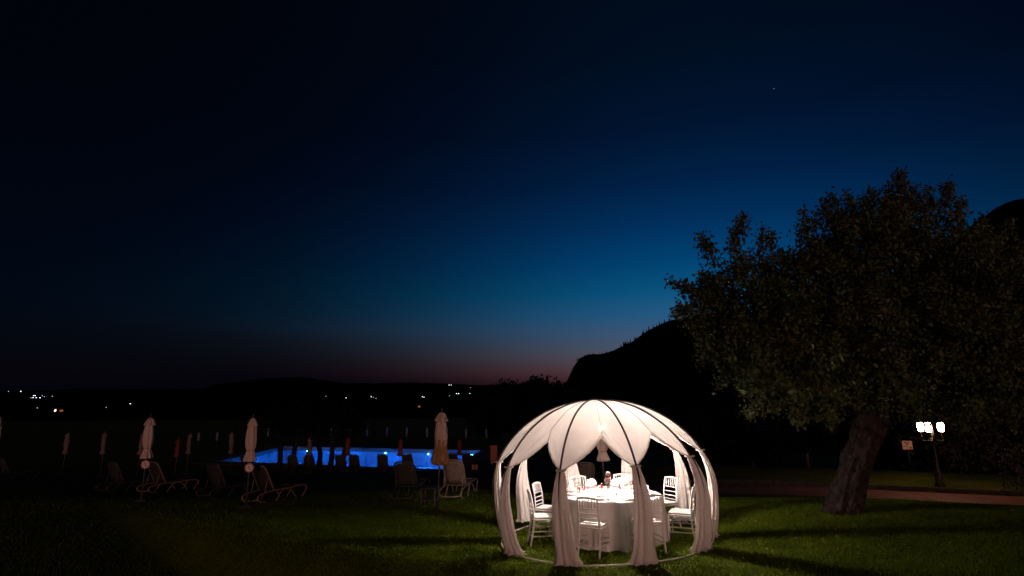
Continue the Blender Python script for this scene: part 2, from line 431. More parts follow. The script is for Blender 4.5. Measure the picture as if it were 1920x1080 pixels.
# ------------------------------------------------------------------ pool
pc = (sum(p[0] for p in POOL) / 4, sum(p[1] for p in POOL) / 4)
def grow(poly, d):
    out = []
    n = len(poly)
    for i in range(n):
        a, b, c = Vector(poly[i - 1]), Vector(poly[i]), Vector(poly[(i + 1) % n])
        e1 = (b - a).normalized(); e2 = (c - b).normalized()
        n1 = Vector((e1.y, -e1.x)); n2 = Vector((e2.y, -e2.x))
        ctr = Vector(pc)
        if n1.dot(b - ctr) < 0: n1 = -n1
        if n2.dot(b - ctr) < 0: n2 = -n2
        m_ = (n1 + n2); m_ = m_ / m_.length_squared * 2
        out.append(tuple(b + m_ * d * 1.0))
    return out
inn = POOL; out_ = grow(POOL, 1.9)
mb = MB()
deck_z = -2.50
def ringprism(mb, A, B, z0, z1):
    n = len(A)
    v = [(p[0], p[1], z1) for p in A] + [(p[0], p[1], z1) for p in B] + [(p[0], p[1], z0) for p in A] + [(p[0], p[1], z0) for p in B]
    f = []
    for i in range(n):
        j = (i + 1) % n
        f += [(i, j, n + j, n + i), (n + i, n + j, 3 * n + j, 3 * n + i), (i, 2 * n + i, 2 * n + j, j), (2 * n + i, 3 * n + i, 3 * n + j, 2 * n + j)]
    mb.add(v, f)
cop = grow(POOL, .35)
ringprism(mb, cop, out_, -2.95, deck_z); prop(mb.build('pool_deck', M_deck, smooth=False), kind='structure')
pool = empty('swimming_pool', (0, 0, 0), 0, 'long swimming pool glowing blue from lamps under its water', 'swimming pool')
mb = MB(); ringprism(mb, inn, cop, -2.9, deck_z + .03); mb.build('coping', mat('coping_stone', (.10, .09, .085), .7, .1, 5), pool, False)
mb = MB(); n = 4; fl = -4.15
mb.add([(p[0], p[1], -2.88) for p in POOL] + [(p[0], p[1], fl) for p in POOL], [(i, (i + 1) % n, n + (i + 1) % n, n + i) for i in range(n)] + [(4, 5, 6, 7)])
mb.build('basin', M_tile, pool, False)
def watermat():
    m = bpy.data.materials.new('pool_water'); m.use_nodes = True; t = m.node_tree; t.nodes.clear()
    o = t.nodes.new('ShaderNodeOutputMaterial'); tr = t.nodes.new('ShaderNodeBsdfTransparent'); gl = t.nodes.new('ShaderNodeBsdfGlossy'); mx = t.nodes.new('ShaderNodeMixShader')
    tr.inputs[0].default_value = (.25, .70, 1.0, 1); gl.inputs['Roughness'].default_value = .08
    fr = t.nodes.new('ShaderNodeFresnel'); fr.inputs[0].default_value = 1.33
    tcn = t.nodes.new('ShaderNodeTexCoord'); nz = t.nodes.new('ShaderNodeTexNoise'); nz.inputs['Scale'].default_value = 1.6; nz.inputs['Detail'].default_value = 3
    t.links.new(tcn.outputs['Object'], nz.inputs[0]); b = t.nodes.new('ShaderNodeBump'); b.inputs['Strength'].default_value = .25; b.inputs['Distance'].default_value = .06
    t.links.new(nz.outputs[0], b.inputs['Height']); t.links.new(b.outputs[0], gl.inputs['Normal'])
    mm = t.nodes.new('ShaderNodeMath'); mm.operation = 'MULTIPLY'; mm.inputs[1].default_value = .8; t.links.new(fr.outputs[0], mm.inputs[0])
    t.links.new(mm.outputs[0], mx.inputs[0]); t.links.new(tr.outputs[0], mx.inputs[1]); t.links.new(gl.outputs[0], mx.inputs[2]); t.links.new(mx.outputs[0], o.inputs[0])
    return m
mb = MB(); mb.add([(p[0], p[1], WATER_Z) for p in grow(POOL, -.003)], [(0, 1, 2, 3)])
prop(mb.build('water', watermat(), None, False), 'still blue water filling the lamp lit swimming pool', 'water', kind='structure')
M_plamp = emis('pool_lamp_lens', (.55, .9, 1.0), 70)
FL_, FR_, NR_, NL_ = [Vector((p[0], p[1], 0)) for p in POOL]
def along(a, b, t): return a + (b - a) * t
lampspots = []
for px in (577, 640, 723, 803, 884):
    d = ray(px, 846); e = FR_ - FL_
    # intersection of the sight direction with the far wall line, in plan
    det = d.x * (-e.y) - d.y * (-e.x)
    t = (FL_.x * (-e.y) - FL_.y * (-e.x)) / det
    lampspots.append((d.x * t, d.y * t, px != 640))
inward = Vector((pc[0], pc[1], 0)) - (FL_ + FR_) / 2; inward.normalize()
for (x, y, vis) in lampspots:
    p = Vector((x, y, -2.95)) + inward * .06
    if vis:
        mb = MB(); mb.lathe([(.0, 0), (.085, 0), (.09, .03), (.07, .05), (0, .06)], 12)
        o = mb.build('pool_lamp', M_plamp, pool); o.rotation_euler = inward.to_track_quat('Z', 'Y').to_euler(); o.location = p
for (x, y, vis) in lampspots + [(lampspots[0][0] - 4.5, lampspots[0][1] + 1.6, 0)]:
    li = bpy.data.lights.new('pool_light', 'POINT'); li.energy = 680; li.color = (.02, .28, 1.0); li.shadow_soft_size = .15
    lo = bpy.data.objects.new('pool_light', li); C.objects.link(lo); lo.location = Vector((x, y, -3.15)) + inward * 2.4
for (a, b, t) in ((NL_, NR_, .12), (NL_, NR_, .38), (NL_, NR_, .62), (NL_, NR_, .88), (FL_, NL_, .5), (FR_, NR_, .5)):
    p = along(a, b, t); dirn = (Vector((pc[0], pc[1], 0)) - p).normalized()
    li = bpy.data.lights.new('pool_light', 'POINT'); li.energy = 680; li.color = (.02, .28, 1.0); li.shadow_soft_size = .15
    lo = bpy.data.objects.new('pool_light', li); C.objects.link(lo); lo.location = Vector((p.x, p.y, -3.2)) + dirn * 2.4
# steel ladder rails on the far edge
lad = empty('pool_ladder', (0, 0, 0), 0, 'bent steel pool ladder at the near edge of the blue pool', 'ladder')
p = along(NL_, NR_, .3)
lad.location = (p.x, p.y, deck_z)
for s in (-.25, .25):
    MB().tube(smooth_path([(s, -.5, 0), (s, -.5, .7), (s, -.25, .85), (s, .12, .7), (s, .14, -.6)], 5), .022, 8).build('rail', M_chrome, lad)
for zz in (-.3, -.05): MB().tube([(-.25, .14, zz), (.25, .14, zz)], .02, 6).build('step', M_chrome, lad)

# ------------------------------------------------------------------ the dome gazebo
DX, DY = 1.66, 11.10
TILT = math.atan(.045); VIEW = math.atan2(DX, DY)
dome = empty('dome_gazebo', (DX, DY, gz(DX, DY)), 0, 'white fabric dome gazebo on curved dark poles lit up from inside', 'gazebo')
dome.rotation_euler = (0, -TILT, -VIEW)
PROF = [(1.86, 0.0), (1.96, .30), (2.01, .60), (2.035, .88), (2.005, 1.15), (1.90, 1.44), (1.68, 1.76), (1.38, 2.04), (1.0, 2.27), (.6, 2.41), (.25, 2.47), (0.0, 2.48)]
pp = smooth_path([(r, 0, z) for r, z in PROF], 8); PR = [v.x for v in pp]; PZ = [v.z for v in pp]
arc = [0]
for i in range(1, len(pp)): arc.append(arc[-1] + (pp[i] - pp[i - 1]).length)
def prof_s(s): return float(np.interp(s, arc, PR)), float(np.interp(s, arc, PZ))
def s_of_z(z): return float(np.interp(z, PZ, arc))
STOP = arc[-1]
def P3(ang, r, z): return Vector((r * math.sin(ang), -r * math.cos(ang), z))
TIES = {}
ANG = [R(-18 + 36 * i) for i in range(10)]    # C D E J I H G F A B
for i, a in enumerate(ANG):
    TIES[i] = 1.43 + [-.02, .0, .05, .05, .0, .03, -.05, -.03, -.02, -.01][i]
    pts = [P3(a, prof_s(s)[0] + .012, prof_s(s)[1]) for s in np.linspace(0, STOP, 46)]
    MB().tube(pts, [.017] * 46, 8).build('rib', M_rib, dome)
    mb = MB(); mb.lathe([(.05, 0), (.05, .012), (.022, .02), (.022, .06)], 12, P3(a, PR[0] + .01, 0)); mb.build('foot_plate', M_rib, dome)
mb = MB(); mb.lathe([(.0, -.03), (.09, -.03), (.10, 0), (.09, .03), (0, .045)], 16, (0, 0, 2.485)); mb.build('hub', M_rib, dome)
mb = MB(); rp_ = [P3(a, PR[0] + .03, .022 + .006 * math.sin(a * 7)) for a in np.linspace(0, 2 * math.pi, 121)]
mb.tube(rp_, .014, 8); mb.build('base_ring', M_ring, dome)
PEAK = [1.86, 1.88, 1.90, 1.88, 1.86, 1.86, 1.84, 1.84, 1.84, 1.84]
fabric_z = []
for i in range(10):
    a0, a1 = ANG[i], ANG[i] + R(36); j = (i + 1) % 10
    z0, z1 = TIES[i], TIES[j]; NU, NV = 36, 40; vs_ = []; fs_ = []
    rs = random.Random(50 + i); ph1, ph2 = rs.uniform(0, 6), rs.uniform(0, 6)
    sk = {0: .60, 1: .62, 9: .54}.get(i, rs.uniform(.46, .54))
    for vi in range(NV + 1):
        for ui in range(NU + 1):
            u = ui / NU; v = vi / NV
            uu = u / sk * .5 if u < sk else .5 + (u - sk) / (1 - sk) * .5
            t = 1 - abs(2 * uu - 1)
            ze = (z0 if uu < .5 else z1) + (PEAK[i] - (z0 if uu < .5 else z1)) * (.55 * t + .45 * t ** 1.9)
            s = STOP + (s_of_z(ze) - STOP) * v
            r, z = prof_s(s); r -= .012
            p = P3(a0, r, z) * (1 - u) + P3(a1, r, z) * u
            # slack and creases that fan out of the tied corners
            rad = Vector((p.x, p.y, 0)); rad = rad.normalized() if rad.length > 1e-4 else Vector((0, 0, 0))
            edge = math.sin(math.pi * u)
            sag = .035 * edge * v
            seam = .020 * math.exp(-((u - sk) / .035) ** 2) * v
            dl = math.hypot(u * .9 * (.2 + v), (1 - v) * 1.7 + abs(0)); dr = math.hypot((1 - u) * .9 * (.2 + v), (1 - v) * 1.7)
            al = math.atan2((1 - v) * 1.9, u + .02); ar = math.atan2((1 - v) * 1.9, 1 - u + .02)
            wr = .032 * math.sin(al * 9 + ph1) * math.exp(-(dl / .55) ** 2) * min(1, u * 6) + .032 * math.sin(ar * 9 + ph2) * math.exp(-(dr / .55) ** 2) * min(1, (1 - u) * 6)
            fold = .014 * math.sin(v * 55 + ph1) * ss(.86, 1.0, v) * edge
            # the gathered edge turns inwards below
            turn = .05 * ss(.93, 1, v) * (1 - abs(2 * u - 1)) ** .5
            p = p - rad * (sag + seam + wr + fold + turn)
            vs_.append(p)
    for vi in range(NV):
        for ui in range(NU):
            a = vi * (NU + 1) + ui; fs_.append((a, a + 1, a + NU + 2, a + NU + 1))
    MB().add(vs_, fs_).build('canopy_panel', M_canopy, dome)
    sm = [vs_[vi * (NU + 1) + round(NU * sk)] * 1.002 for vi in range(1, NV + 1)]
    MB().tube(sm, .0045, 4).build('seam', M_seam, dome)
    # rolled hem along the opening
    hem = [vs_[NV * (NU + 1) + ui] for ui in range(NU + 1)]
    MB().tube([h + Vector((0, 0, -.004)) for h in hem], [.012 + .004 * math.sin(k * 1.7 + ph1) for k in range(NU + 1)], 6).build('hem', M_canopy, dome)
# curtains gathered at the poles
def curtain(i):
    a = ANG[i]; rs = random.Random(90 + i); zt = TIES[i]
    zb = 0.01 if i in (0, 1, 2, 9, 3) else [0, 0, 0, 0, .08, .05, .05, .14, .10][i]
    NS, NT = 72, 44; vs_ = []; fs_ = []; ph = rs.uniform(0, 6); side = {0: .0, 1: .0, 2: .09, 9: -.04, 3: -.04, 4: -.08, 5: 0, 6: .06, 7: .04, 8: .03}[i]
    wmax = (.150 if i < 2 else .185) * rs.uniform(.96, 1.06)
    for k in range(NT + 1):
        f = k / NT; z = zt + (zb - zt) * f; s = s_of_z(max(z, 0)); r, _ = prof_s(s)
        tie = math.exp(-(f / .06) ** 2)
        wd = .055 + (wmax - .055) * (1 - math.exp(-(f / .30) ** 1.3)) + .045 * ss(.8, 1, f)
        dp = .035 + .055 * f ** .7
        hem = ss(.955, 1, f)
        for n_ in range(NS):
            t = 2 * math.pi * n_ / NS
            pl = 1 + .25 * math.sin(t * 9 + ph + .8 * math.sin(f * 4 + ph)) * (0.35 + .65 * f) + .08 * math.sin(t * 4 + 3 * f + ph * 2)
            tx = wd * math.cos(t) * pl + side * f ** 1.5 * .9
            ty = dp * math.sin(t) * pl * (1 + .6 * hem)
            rr = r - .012 - dp * .35 * (1 - .6 * f) + ty - (.07 * min(1, f * 3) if i == 8 or False else 0)
            base = P3(a, rr, z); tang = Vector((math.cos(a), math.sin(a), 0))
            zz = .012 * hem * math.sin(t * 11 + ph)
            vs_.append(base + tang * (tx * (1 + .12 * hem)) + Vector((0, 0, zz if f < 1 else abs(zz))))
    for k in range(NT):
        for n_ in range(NS):
            m_ = (n_ + 1) % NS; fs_.append((k * NS + n_, (k + 1) * NS + n_, (k + 1) * NS + m_, k * NS + m_))
    MB().add(vs_, fs_).build('curtain', M_curtain, dome)
    c = P3(a, prof_s(s_of_z(zt))[0] - .015, zt)
    mb = MB(); mb.tube([c + Vector((math.cos(a) * .075 * math.cos(t) - math.sin(a) * .075 * math.sin(t) * -1, math.sin(a) * .075 * math.cos(t) + math.cos(a) * .075 * math.sin(t) * -1, .0)) for t in np.linspace(0, 2 * math.pi, 25)], .014, 6)
    mb.build('tie_band', M_curtain, dome)
for i in range(10): curtain(i)

# ------------------------------------------------------------------ table and cloth
TX, TY = DX + .10, DY + .03
tz = gz(TX, TY)
tab = empty('round_table', (TX, TY, tz), 0, 'round banquet table hidden under the white cloth inside the dome', 'table')
MB().lathe([(.0, .72), (.92, .72), (.93, .73), (.93, .745), (.92, .75), (0, .75)], 48).build('tabletop', M_wood, tab)
for k in range(4):
    a = k * math.pi / 2 + .4; MB().tube([(.5 * math.cos(a), .5 * math.sin(a), .72), (.62 * math.cos(a), .62 * math.sin(a), 0)], .018, 8).build('leg', M_rib, tab)
def clothfn(r, z, a):
    if z >= .745: return r
    f = (0.76 - z) / .76
    k = math.sin(a * 17 + 1.3 * math.sin(a * 3)); k = math.copysign(abs(k) ** .7, k) * .75 + .35 * math.sin(a * 31 + 2.2 * math.sin(a * 5))
    return r + k * .072 * f ** .55 * (.75 + .25 * math.sin(a * 4 + 1))
prof = [(0.001, .765), (.5, .765), (.93, .765), (.965, .757), (.975, .738)] + [(.975 + .10 * ((.738 - z) / .738) ** 1.2, z) for z in np.linspace(.68, .012, 20)]
mb = MB(); mb.lathe(list(reversed(prof)), 240, fn=clothfn, caps=False)
tcl = mb.build('tablecloth', M_linen); tcl.location = (TX, TY, tz)
prop(tcl, 'floor length white cloth draped in folds over the round table', 'tablecloth')

# ------------------------------------------------------------------ chiavari chair
def make_chair():
    t = empty('banquet_chair', (0, 0, 0)); cm = M_chair
    for s in (-1, 1):
        post = smooth_path([(s * .185, -.255, 0), (s * .182, -.205, .25), (s * .18, -.19, .46), (s * .177, -.205, .70), (s * .172, -.25, .92)], 5)
        MB().tube(post, [.016] * len(post), 8).build('back_leg', cm, t)
        MB().tube([(s * .19, .20, 0), (s * .192, .195, .2), (s * .19, .19, .44)], [.014, .017, .018], 8).build('front_leg', cm, t)
        for z in (.17, .25): MB().tube([(s * .186, -.20, z), (s * .192, .195, z)], .010, 6).build('stretcher', cm, t)
    for z in (.20, .28): MB().tube([(-.19, .195, z), (.19, .195, z)], .010, 6).build('stretcher', cm, t)
    MB().tube([(-.184, -.225, .17), (.184, -.225, .17)], .010, 6).build('stretcher', cm, t)
    MB().box((0, 0, .447), (.41, .41, .03), bev=.012).build('seat', cm, t, False)
    MB().box((0, .005, .480), (.39, .385, .034), bev=.014).build('cushion', M_cushion, t, False)
    def yb(z): return float(np.interp(z, [.46, .70, .92], [-.19, -.205, -.25]))
    tp = [(-.182, yb(.915), .905), (-.09, yb(.915) - .012, .918), (0, yb(.915) - .016, .922), (.09, yb(.915) - .012, .918), (.182, yb(.915), .905)]
    MB().tube(tp, [.014, .017, .018, .017, .014], 8).build('top_rail', cm, t)
    for z in (.745, .665, .590, .525):
        MB().tube([(-.178, yb(z), z), (-.09, yb(z) - .012, z), (0, yb(z) - .016, z), (.09, yb(z) - .012, z), (.178, yb(z), z)], .0095, 6).build('rail', cm, t)
    for k in range(6):
        x = -.128 + k * .0512; q = -.016 * (1 - (x / .18) ** 2)
        MB().tube([(x, yb(.745) + q, .745), (x, yb(.80) + q, .80), (x, yb(.85) + q, .85), (x, yb(.915) + q, .915)], [.006, .009, .008, .006], 6).build('spindle', cm, t)
    return t
CH = [(-13, 1.36, 8, 'white slatted chair nearest the camera, its back to us before the table'),
      (29, 1.40, 5, 'white slatted chair half hidden behind the front right curtain of the dome'),
      (74, 1.46, 0, 'white slatted chair turned side on at the right edge of the table, beside a curtain'),
      (120, 1.36, -6, 'white slatted chair behind the right side of the table, in front of a rear curtain'),
      (167, 1.32, 0, 'white slatted chair on the far side of the table, behind the bright lamp'),
      (206, 1.32, 0, 'white slatted chair on the far left of the table, beside the front left curtain'),
      (252, 1.38, 0, 'white slatted chair at the back left, its open back standing clear of the cloth'),
      (289, 1.42, 4, 'white slatted chair turned side on at the near left, seat beside the long pole')]
chair = make_chair()
for k, (ang, rr, tw, lab) in enumerate(CH):
    a = R(ang) ; view = VIEW
    d = Vector((math.sin(a - view), -math.cos(a - view), 0))
    p = Vector((TX, TY, 0)) + d * (rr - .16)
    face = -d; rz = math.atan2(face.y, face.x) - math.pi / 2 + R(-tw)
    c = chair if k == 0 else dup(chair)
    c.location = (p.x, p.y, gz(p.x, p.y)); c.rotation_euler = (0, 0, rz)
    c['label'] = lab; c['category'] = 'chair'; c['group'] = 'white chairs around the dinner table'

# ------------------------------------------------------------------ things on the table
TZ = tz + .768
def tpos(px, py):
    d = ray(px, py); t = (TZ - EYE) / d.z; return Vector((d.x * t, d.y * t, TZ))
# place settings at the eight seats
def fan_mesh():
    mb = MB(); n = 22; vs_ = []; fs_ = []
    for k in range(n + 1):
        a = math.pi * k / n; off = .012 if k % 2 else -.012
        for r in (.012, .07, .125):
            vs_.append((r * math.cos(a), off * (.3 + r * 6), .02 + r * math.sin(a) * 1.12))
    for k in range(n):
        for m_ in range(2):
            a = k * 3 + m_; fs_.append((a, a + 1, a + 4, a + 3))
    mb.add(vs_, fs_); mb.box((0, 0, .024), (.07, .035, .022), bev=.008)
    return mb.mesh('napkin', M_napkin)
FAN = fan_mesh()
mb = MB(); mb.lathe([(0, 0), (.085, 0), (.095, .004), (.140, .016), (.142, .019), (.095, .010), (0, .008)], 32); PLATE = mb.mesh('plate', M_plate)
mb = MB(); mb.lathe([(0, 0), (.034, 0), (.035, .003), (.006, .008), (.004, .07), (.010, .08), (.034, .11), (.040, .145), (.036, .19), (.0345, .19), (.038, .145), (.032, .112), (0, .085)], 20); WINE = mb.mesh('wine_glass', glass('clear_glass', (.97, .96, .95)))
mb = MB(); mb.lathe([(0, 0), (.028, 0), (.034, .10), (.0325, .10), (.027, .006), (0, .005)], 20); TUMB = mb.mesh('tumbler', glass('pink_glass', (.85, .50, .47)))
mb = MB(); mb.box((0, 0, .002), (.016, .19, .003)); mb.box((0, .075, .003), (.022, .05, .004)); FORK = mb.mesh('knife', M_chrome, False)
seatdesc = ['nearest the camera', 'at the front right seat', 'at the right seat', 'at the rear right seat', 'at the far seat behind the lamp', 'at the far left seat', 'at the back left seat', 'at the near left seat']
for k, (ang, rr, tw, lab) in enumerate(CH):
    a = R(ang); d = Vector((math.sin(a - VIEW), -math.cos(a - VIEW), 0)); tg = Vector((-d.y, d.x, 0)); rz = math.atan2(d.y, d.x) + math.pi / 2
    def put(me, name, off, lat, rot, label, cat, group, dz=0):
        p = Vector((TX, TY, TZ + .001 + dz)) + d * off + tg * lat
        o = bpy.data.objects.new(name, me); C.objects.link(o); o.location = p; o.rotation_euler = (0, 0, rz + rot)
        prop(o, label, cat, group)
    sd_ = seatdesc[k]
    put(PLATE, 'dinner_plate', .73, 0, 0, 'round white dinner plate laid ' + sd_, 'plate', 'plates on the table')
    put(FAN, 'napkin', .73, 0, 0, 'white napkin folded into an upright fan ' + sd_, 'napkin', 'fan folded napkins', .016)
    put(WINE, 'wine_glass', .55, .15, 0, 'clear stemmed wine glass ' + sd_, 'glass', 'wine glasses on the table')
    put(TUMB, 'tumbler', .53, -.13, 0, 'short pinkish water tumbler ' + sd_, 'glass', 'water tumblers on the table')
    put(FORK, 'table_knife', .74, .18, 0, 'steel table knife beside the plate ' + sd_, 'cutlery', 'knives on the table')
    put(FORK, 'table_fork', .74, -.18, 0, 'steel table fork beside the plate ' + sd_, 'cutlery', 'forks on the table')
# the bright lamp
lp = tpos(1167, 930)
tl = empty('table_lamp', lp, 0, 'small dazzling white lamp standing near the middle of the table', 'lamp')
MB().lathe([(0, 0), (.06, 0), (.062, .012), (.03, .02), (.012, .03), (.012, .24)], 20).build('base', M_ring, tl)
M_bulb = emis('lamp_globe_glow', (1.0, .82, .72), 1100)
mb = MB(); mb.lathe([(.001, .245), (.05, .250), (.085, .262), (.10, .276), (.085, .290), (.05, .302), (.001, .306)], 20, caps=False); mb.build('globe', M_bulb, tl)
# pendant lamp hung from the hub; its bulb shows as a bright spot through the front panel
pz = at_depth(1118, 797, DY).z
pl_ = empty('pendant_lamp', (DX, DY, pz), 0, 'lamp hanging under the dome roof, glowing as a bright spot through the fabric', 'lamp')
MB().tube([(0, 0, .10), (.0, 0, gz(DX, DY) + 2.44 - pz)], .006, 6).build('cord', M_rib, pl_)
MB().lathe([(.02, .12), (.03, .115), (.10, .06), (.125, .035), (.120, .034), (.03, .095), (.02, .10)], 20).build('added_lamp_shade', M_rib, pl_)  # unseen shade, added to keep the bulb from burning out the roof apex
MB().lathe([(.001, -.11), (.07, -.09), (.112, -.02), (.105, .015), (.04, .05), (.001, .058)], 16, caps=False).build('bulb', emis('pendant_glow', (1.0, .83, .73), 690), pl_)
# tall centrepiece
cp = tpos(1142, 937)
ctp = empty('centrepiece', cp, 0, 'tall clear glass stem holding red flowers and a white candle mid table', 'centrepiece')
GL = glass('stem_glass', (.93, .9, .9))
MB().lathe([(0, 0), (.05, 0), (.052, .006), (.02, .014), (.009, .03), (.008, .22), (.014, .26), (.035, .30), (.055, .335), (.052, .335), (.03, .30), (0, .28)], 20).build('vase', GL, ctp)
rs = random.Random(3); mb = MB(); mb2 = MB()
for k in range(46):
    a = rs.uniform(0, 6.28); r = rs.uniform(0, .075); z = .30 + rs.uniform(0, .13)
    r *= 1 - .5 * abs((z - .36) / .1)
    c = (r * math.cos(a), r * math.sin(a), z); q = rs.uniform(.014, .022)
    (mb if z > .36 or rs.random() < .25 else mb2).lathe([(.002, -q), (q * .8, -q * .5), (q, 0), (q * .75, q * .6), (.003, q * .7)], 7, c, fn=lambda r_, z_, a_: r_ * (1 + .2 * math.sin(a_ * 3)))
mb.build('red_flowers', mat('red_petals', (.22, .03, .018), .7, .2, 40), ctp)
mb2.build('pale_flowers', mat('pale_petals', (.75, .5, .45), .7, .1, 40), ctp)
MB().lathe([(0, .40), (.034, .40), (.034, .462), (.02, .466), (0, .46)], 16).build('candle', M_plate, ctp)
# amber bottle and small jar
bp = tpos(1186, 919); bo = empty('oil_bottle', bp, 0, 'small amber glass bottle on the table right of the bright lamp', 'bottle')
MB().lathe([(0, 0), (.028, 0), (.03, .01), (.03, .09), (.012, .125), (.011, .16), (0, .16)], 16).build('body', glass('amber_glass', (.75, .42, .12)), bo)
MB().lathe([(0, .16), (.014, .16), (.014, .18), (0, .182)], 12).build('cap', M_black, bo)
bp = tpos(1200, 912); bo = empty('bread_box', bp, .3, 'small pale square box at the far right of the table top', 'box')
MB().box((0, 0, .045), (.10, .07, .09), bev=.008).build('body', mat('pale_card', (.62, .42, .36), .7), bo, False)
MB().box((0, 0, .096), (.106, .076, .012), bev=.004).build('lid', M_signw, bo, False)
bp = tpos(1127, 915); bo = MB(); bo.lathe([(0, 0), (.03, 0), (.05, .02), (.055, .045), (.052, .045), (.03, .01), (0, .008)], 18)
o = bo.build('bread_bowl', M_plate); o.location = bp; prop(o, 'small white bowl on the far side of the table left of the flowers', 'bowl')

# ------------------------------------------------------------------ sun loungers
def make_lounger():
    t = empty('sun_lounger')
    W = .31
    for s in (-1, 1):
        c = smooth_path([(s * W, -.58, .012), (s * W, -.80, .05), (s * W, -.90, .15), (s * W, -.80, .25), (s * W, -.35, .31), (s * W, .30, .34), (s * W, .85, .365), (s * W, 1.0, .33), (s * W, 1.0, .22), (s * W, .84, .012)], 5)
        MB().tube(c, .021, 8).build('side_frame', M_lfr, t)
        MB().tube(smooth_path([(s * (W + .005), .16, .34), (s * (W + .01), -.04, .24), (s * (W + .02), -.22, .012)], 4), .019, 8).build('leg', M_lfr, t)
        MB().tube(smooth_path([(s * (W + .005), .12, .34), (s * (W + .01), .38, .25), (s * (W + .02), .58, .012)], 4), .019, 8).build('leg', M_lfr, t)
    MB().tube([(-W, .97, .35), (W, .97, .35)], .02, 8).build('cross_bar', M_lfr, t)
    MB().tube(smooth_path([(-W, -.88, .16), (-W * .8, -.9, .10), (0, -.91, .085), (W * .8, -.9, .10), (W, -.88, .16)], 4), .02, 8).build('cross_bar', M_lfr, t)
    mb = MB(); vs_ = []; n = 14
    for k in range(n + 1):
        y = -.30 + 1.24 * k / n; z = .335 + .03 * k / n
        for x, dz in ((-.29, 0), (-.15, -.014), (0, -.02), (.15, -.014), (.29, 0)):
            vs_.append((x, y, z + dz))
        for x, dz in ((.29, -.02), (.15, -.034), (0, -.04), (-.15, -.034), (-.29, -.02)): vs_.append((x, y, z + dz))
    fs_ = [(k * 10 + i, k * 10 + (i + 1) % 10, k * 10 + 10 + (i + 1) % 10, k * 10 + 10 + i) for k in range(n) for i in range(10)]
    fs_ += [tuple(range(9, -1, -1)), tuple(range(n * 10, n * 10 + 10))]
    mb.add(vs_, fs_); mb.build('seat', M_sling, t)
    # raised backrest
    B0 = Vector((0, -.30, .34)); dr = Vector((0, -.46, .80)).normalized(); Lb = .80
    nrm = Vector((0, dr.z, -dr.y))
    u = [(-.29, 0), (-.295, .3), (-.29, .62), (-.25, .75), (-.15, .80), (.15, .80), (.25, .75), (.29, .62), (.295, .3), (.29, 0)]
    MB().tube(smooth_path([B0 + Vector((x, 0, 0)) + dr * s for x, s in u], 4), .021, 8).build('backrest_frame', M_lfr, t)
    mb = MB(); vs_ = []; rows = [(.02, .27), (.2, .275), (.4, .275), (.6, .27), (.7, .245), (.77, .17)]
    for s, wd in rows:
        for fx in (-1, -.5, 0, .5, 1): vs_.append(B0 + Vector((wd * fx, 0, 0)) + dr * s - nrm * (.012 * (1 - fx * fx)))
        for fx in (1, .5, 0, -.5, -1): vs_.append(B0 + Vector((wd * fx, 0, 0)) + dr * s - nrm * (.012 * (1 - fx * fx) + .014))
    fs_ = [(k * 10 + i, k * 10 + (i + 1) % 10, k * 10 + 10 + (i + 1) % 10, k * 10 + 10 + i) for k in range(len(rows) - 1) for i in range(10)]
    fs_ += [tuple(range(9, -1, -1)), tuple(range(50, 60))]
    mb.add(vs_, fs_); mb.build('backrest', M_sling, t)
    for s in (-1, 1): MB().tube([B0 + Vector((s * .27, 0, 0)) + dr * .45, Vector((s * .27, -.62, .29))], .012, 6).build('prop_bar', M_lfr, t)
    return t
lounger = make_lounger(); LG = 'sun loungers on the lawn'; first = True
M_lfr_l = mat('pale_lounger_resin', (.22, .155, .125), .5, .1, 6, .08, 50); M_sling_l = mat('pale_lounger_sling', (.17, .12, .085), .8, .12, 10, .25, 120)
M_lfr_d = mat('shaded_lounger_resin', (.035, .028, .025), .5, .1, 6, .08, 50); M_sling_d = mat('shaded_lounger_sling', (.022, .018, .016), .8, .12, 10, .25, 120)  # same resin and sling, with the shade they lie in painted dark
DARKM = {}
def put_lounger(px, py, rot, label, dark=False, pos=None):
    """px, py: the middle of the lounger on the ground"""
    global first
    p = pos or on_ground(px, py)
    o = lounger if first else dup(lounger); first = False
    o.location = p; o.rotation_euler = (0, 0, R(rot))
    # follow the slope of the lawn
    sx = (gz(p.x + .5, p.y) - gz(p.x - .5, p.y)); sy = (gz(p.x, p.y + .5) - gz(p.x, p.y - .5))
    nrm = Vector((-sx, -sy, 1)).normalized()
    o.rotation_mode = 'QUATERNION'
    o.rotation_quaternion = Vector((0, 0, 1)).rotation_difference(nrm) @ Matrix.Rotation(R(rot), 3, 'Z').to_quaternion()
    prop(o, label, 'sun lounger', LG)
    for c in o.children:
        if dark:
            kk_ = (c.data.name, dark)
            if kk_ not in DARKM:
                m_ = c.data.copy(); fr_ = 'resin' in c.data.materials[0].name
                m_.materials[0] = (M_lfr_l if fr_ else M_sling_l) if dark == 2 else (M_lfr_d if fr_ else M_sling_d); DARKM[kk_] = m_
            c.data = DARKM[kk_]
put_lounger(312, 922, -24, 'empty pale sun lounger beside the far left near parasol, feet towards the pool')
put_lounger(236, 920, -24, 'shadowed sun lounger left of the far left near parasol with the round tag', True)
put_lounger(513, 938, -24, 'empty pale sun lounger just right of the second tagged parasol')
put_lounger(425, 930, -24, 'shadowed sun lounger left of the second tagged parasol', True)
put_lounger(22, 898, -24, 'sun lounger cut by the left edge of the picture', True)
put_lounger(860, 929, -10, 'sun lounger seen from behind, right of the tallest parasol', 2)
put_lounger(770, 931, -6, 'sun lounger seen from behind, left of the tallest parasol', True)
put_lounger(1094, 926, -4, 'sun lounger behind the dome, left of the parasol seen through it', 2)
put_lounger(1186, 926, -12, 'sun lounger behind the dome, right of the parasol seen through it', 2)
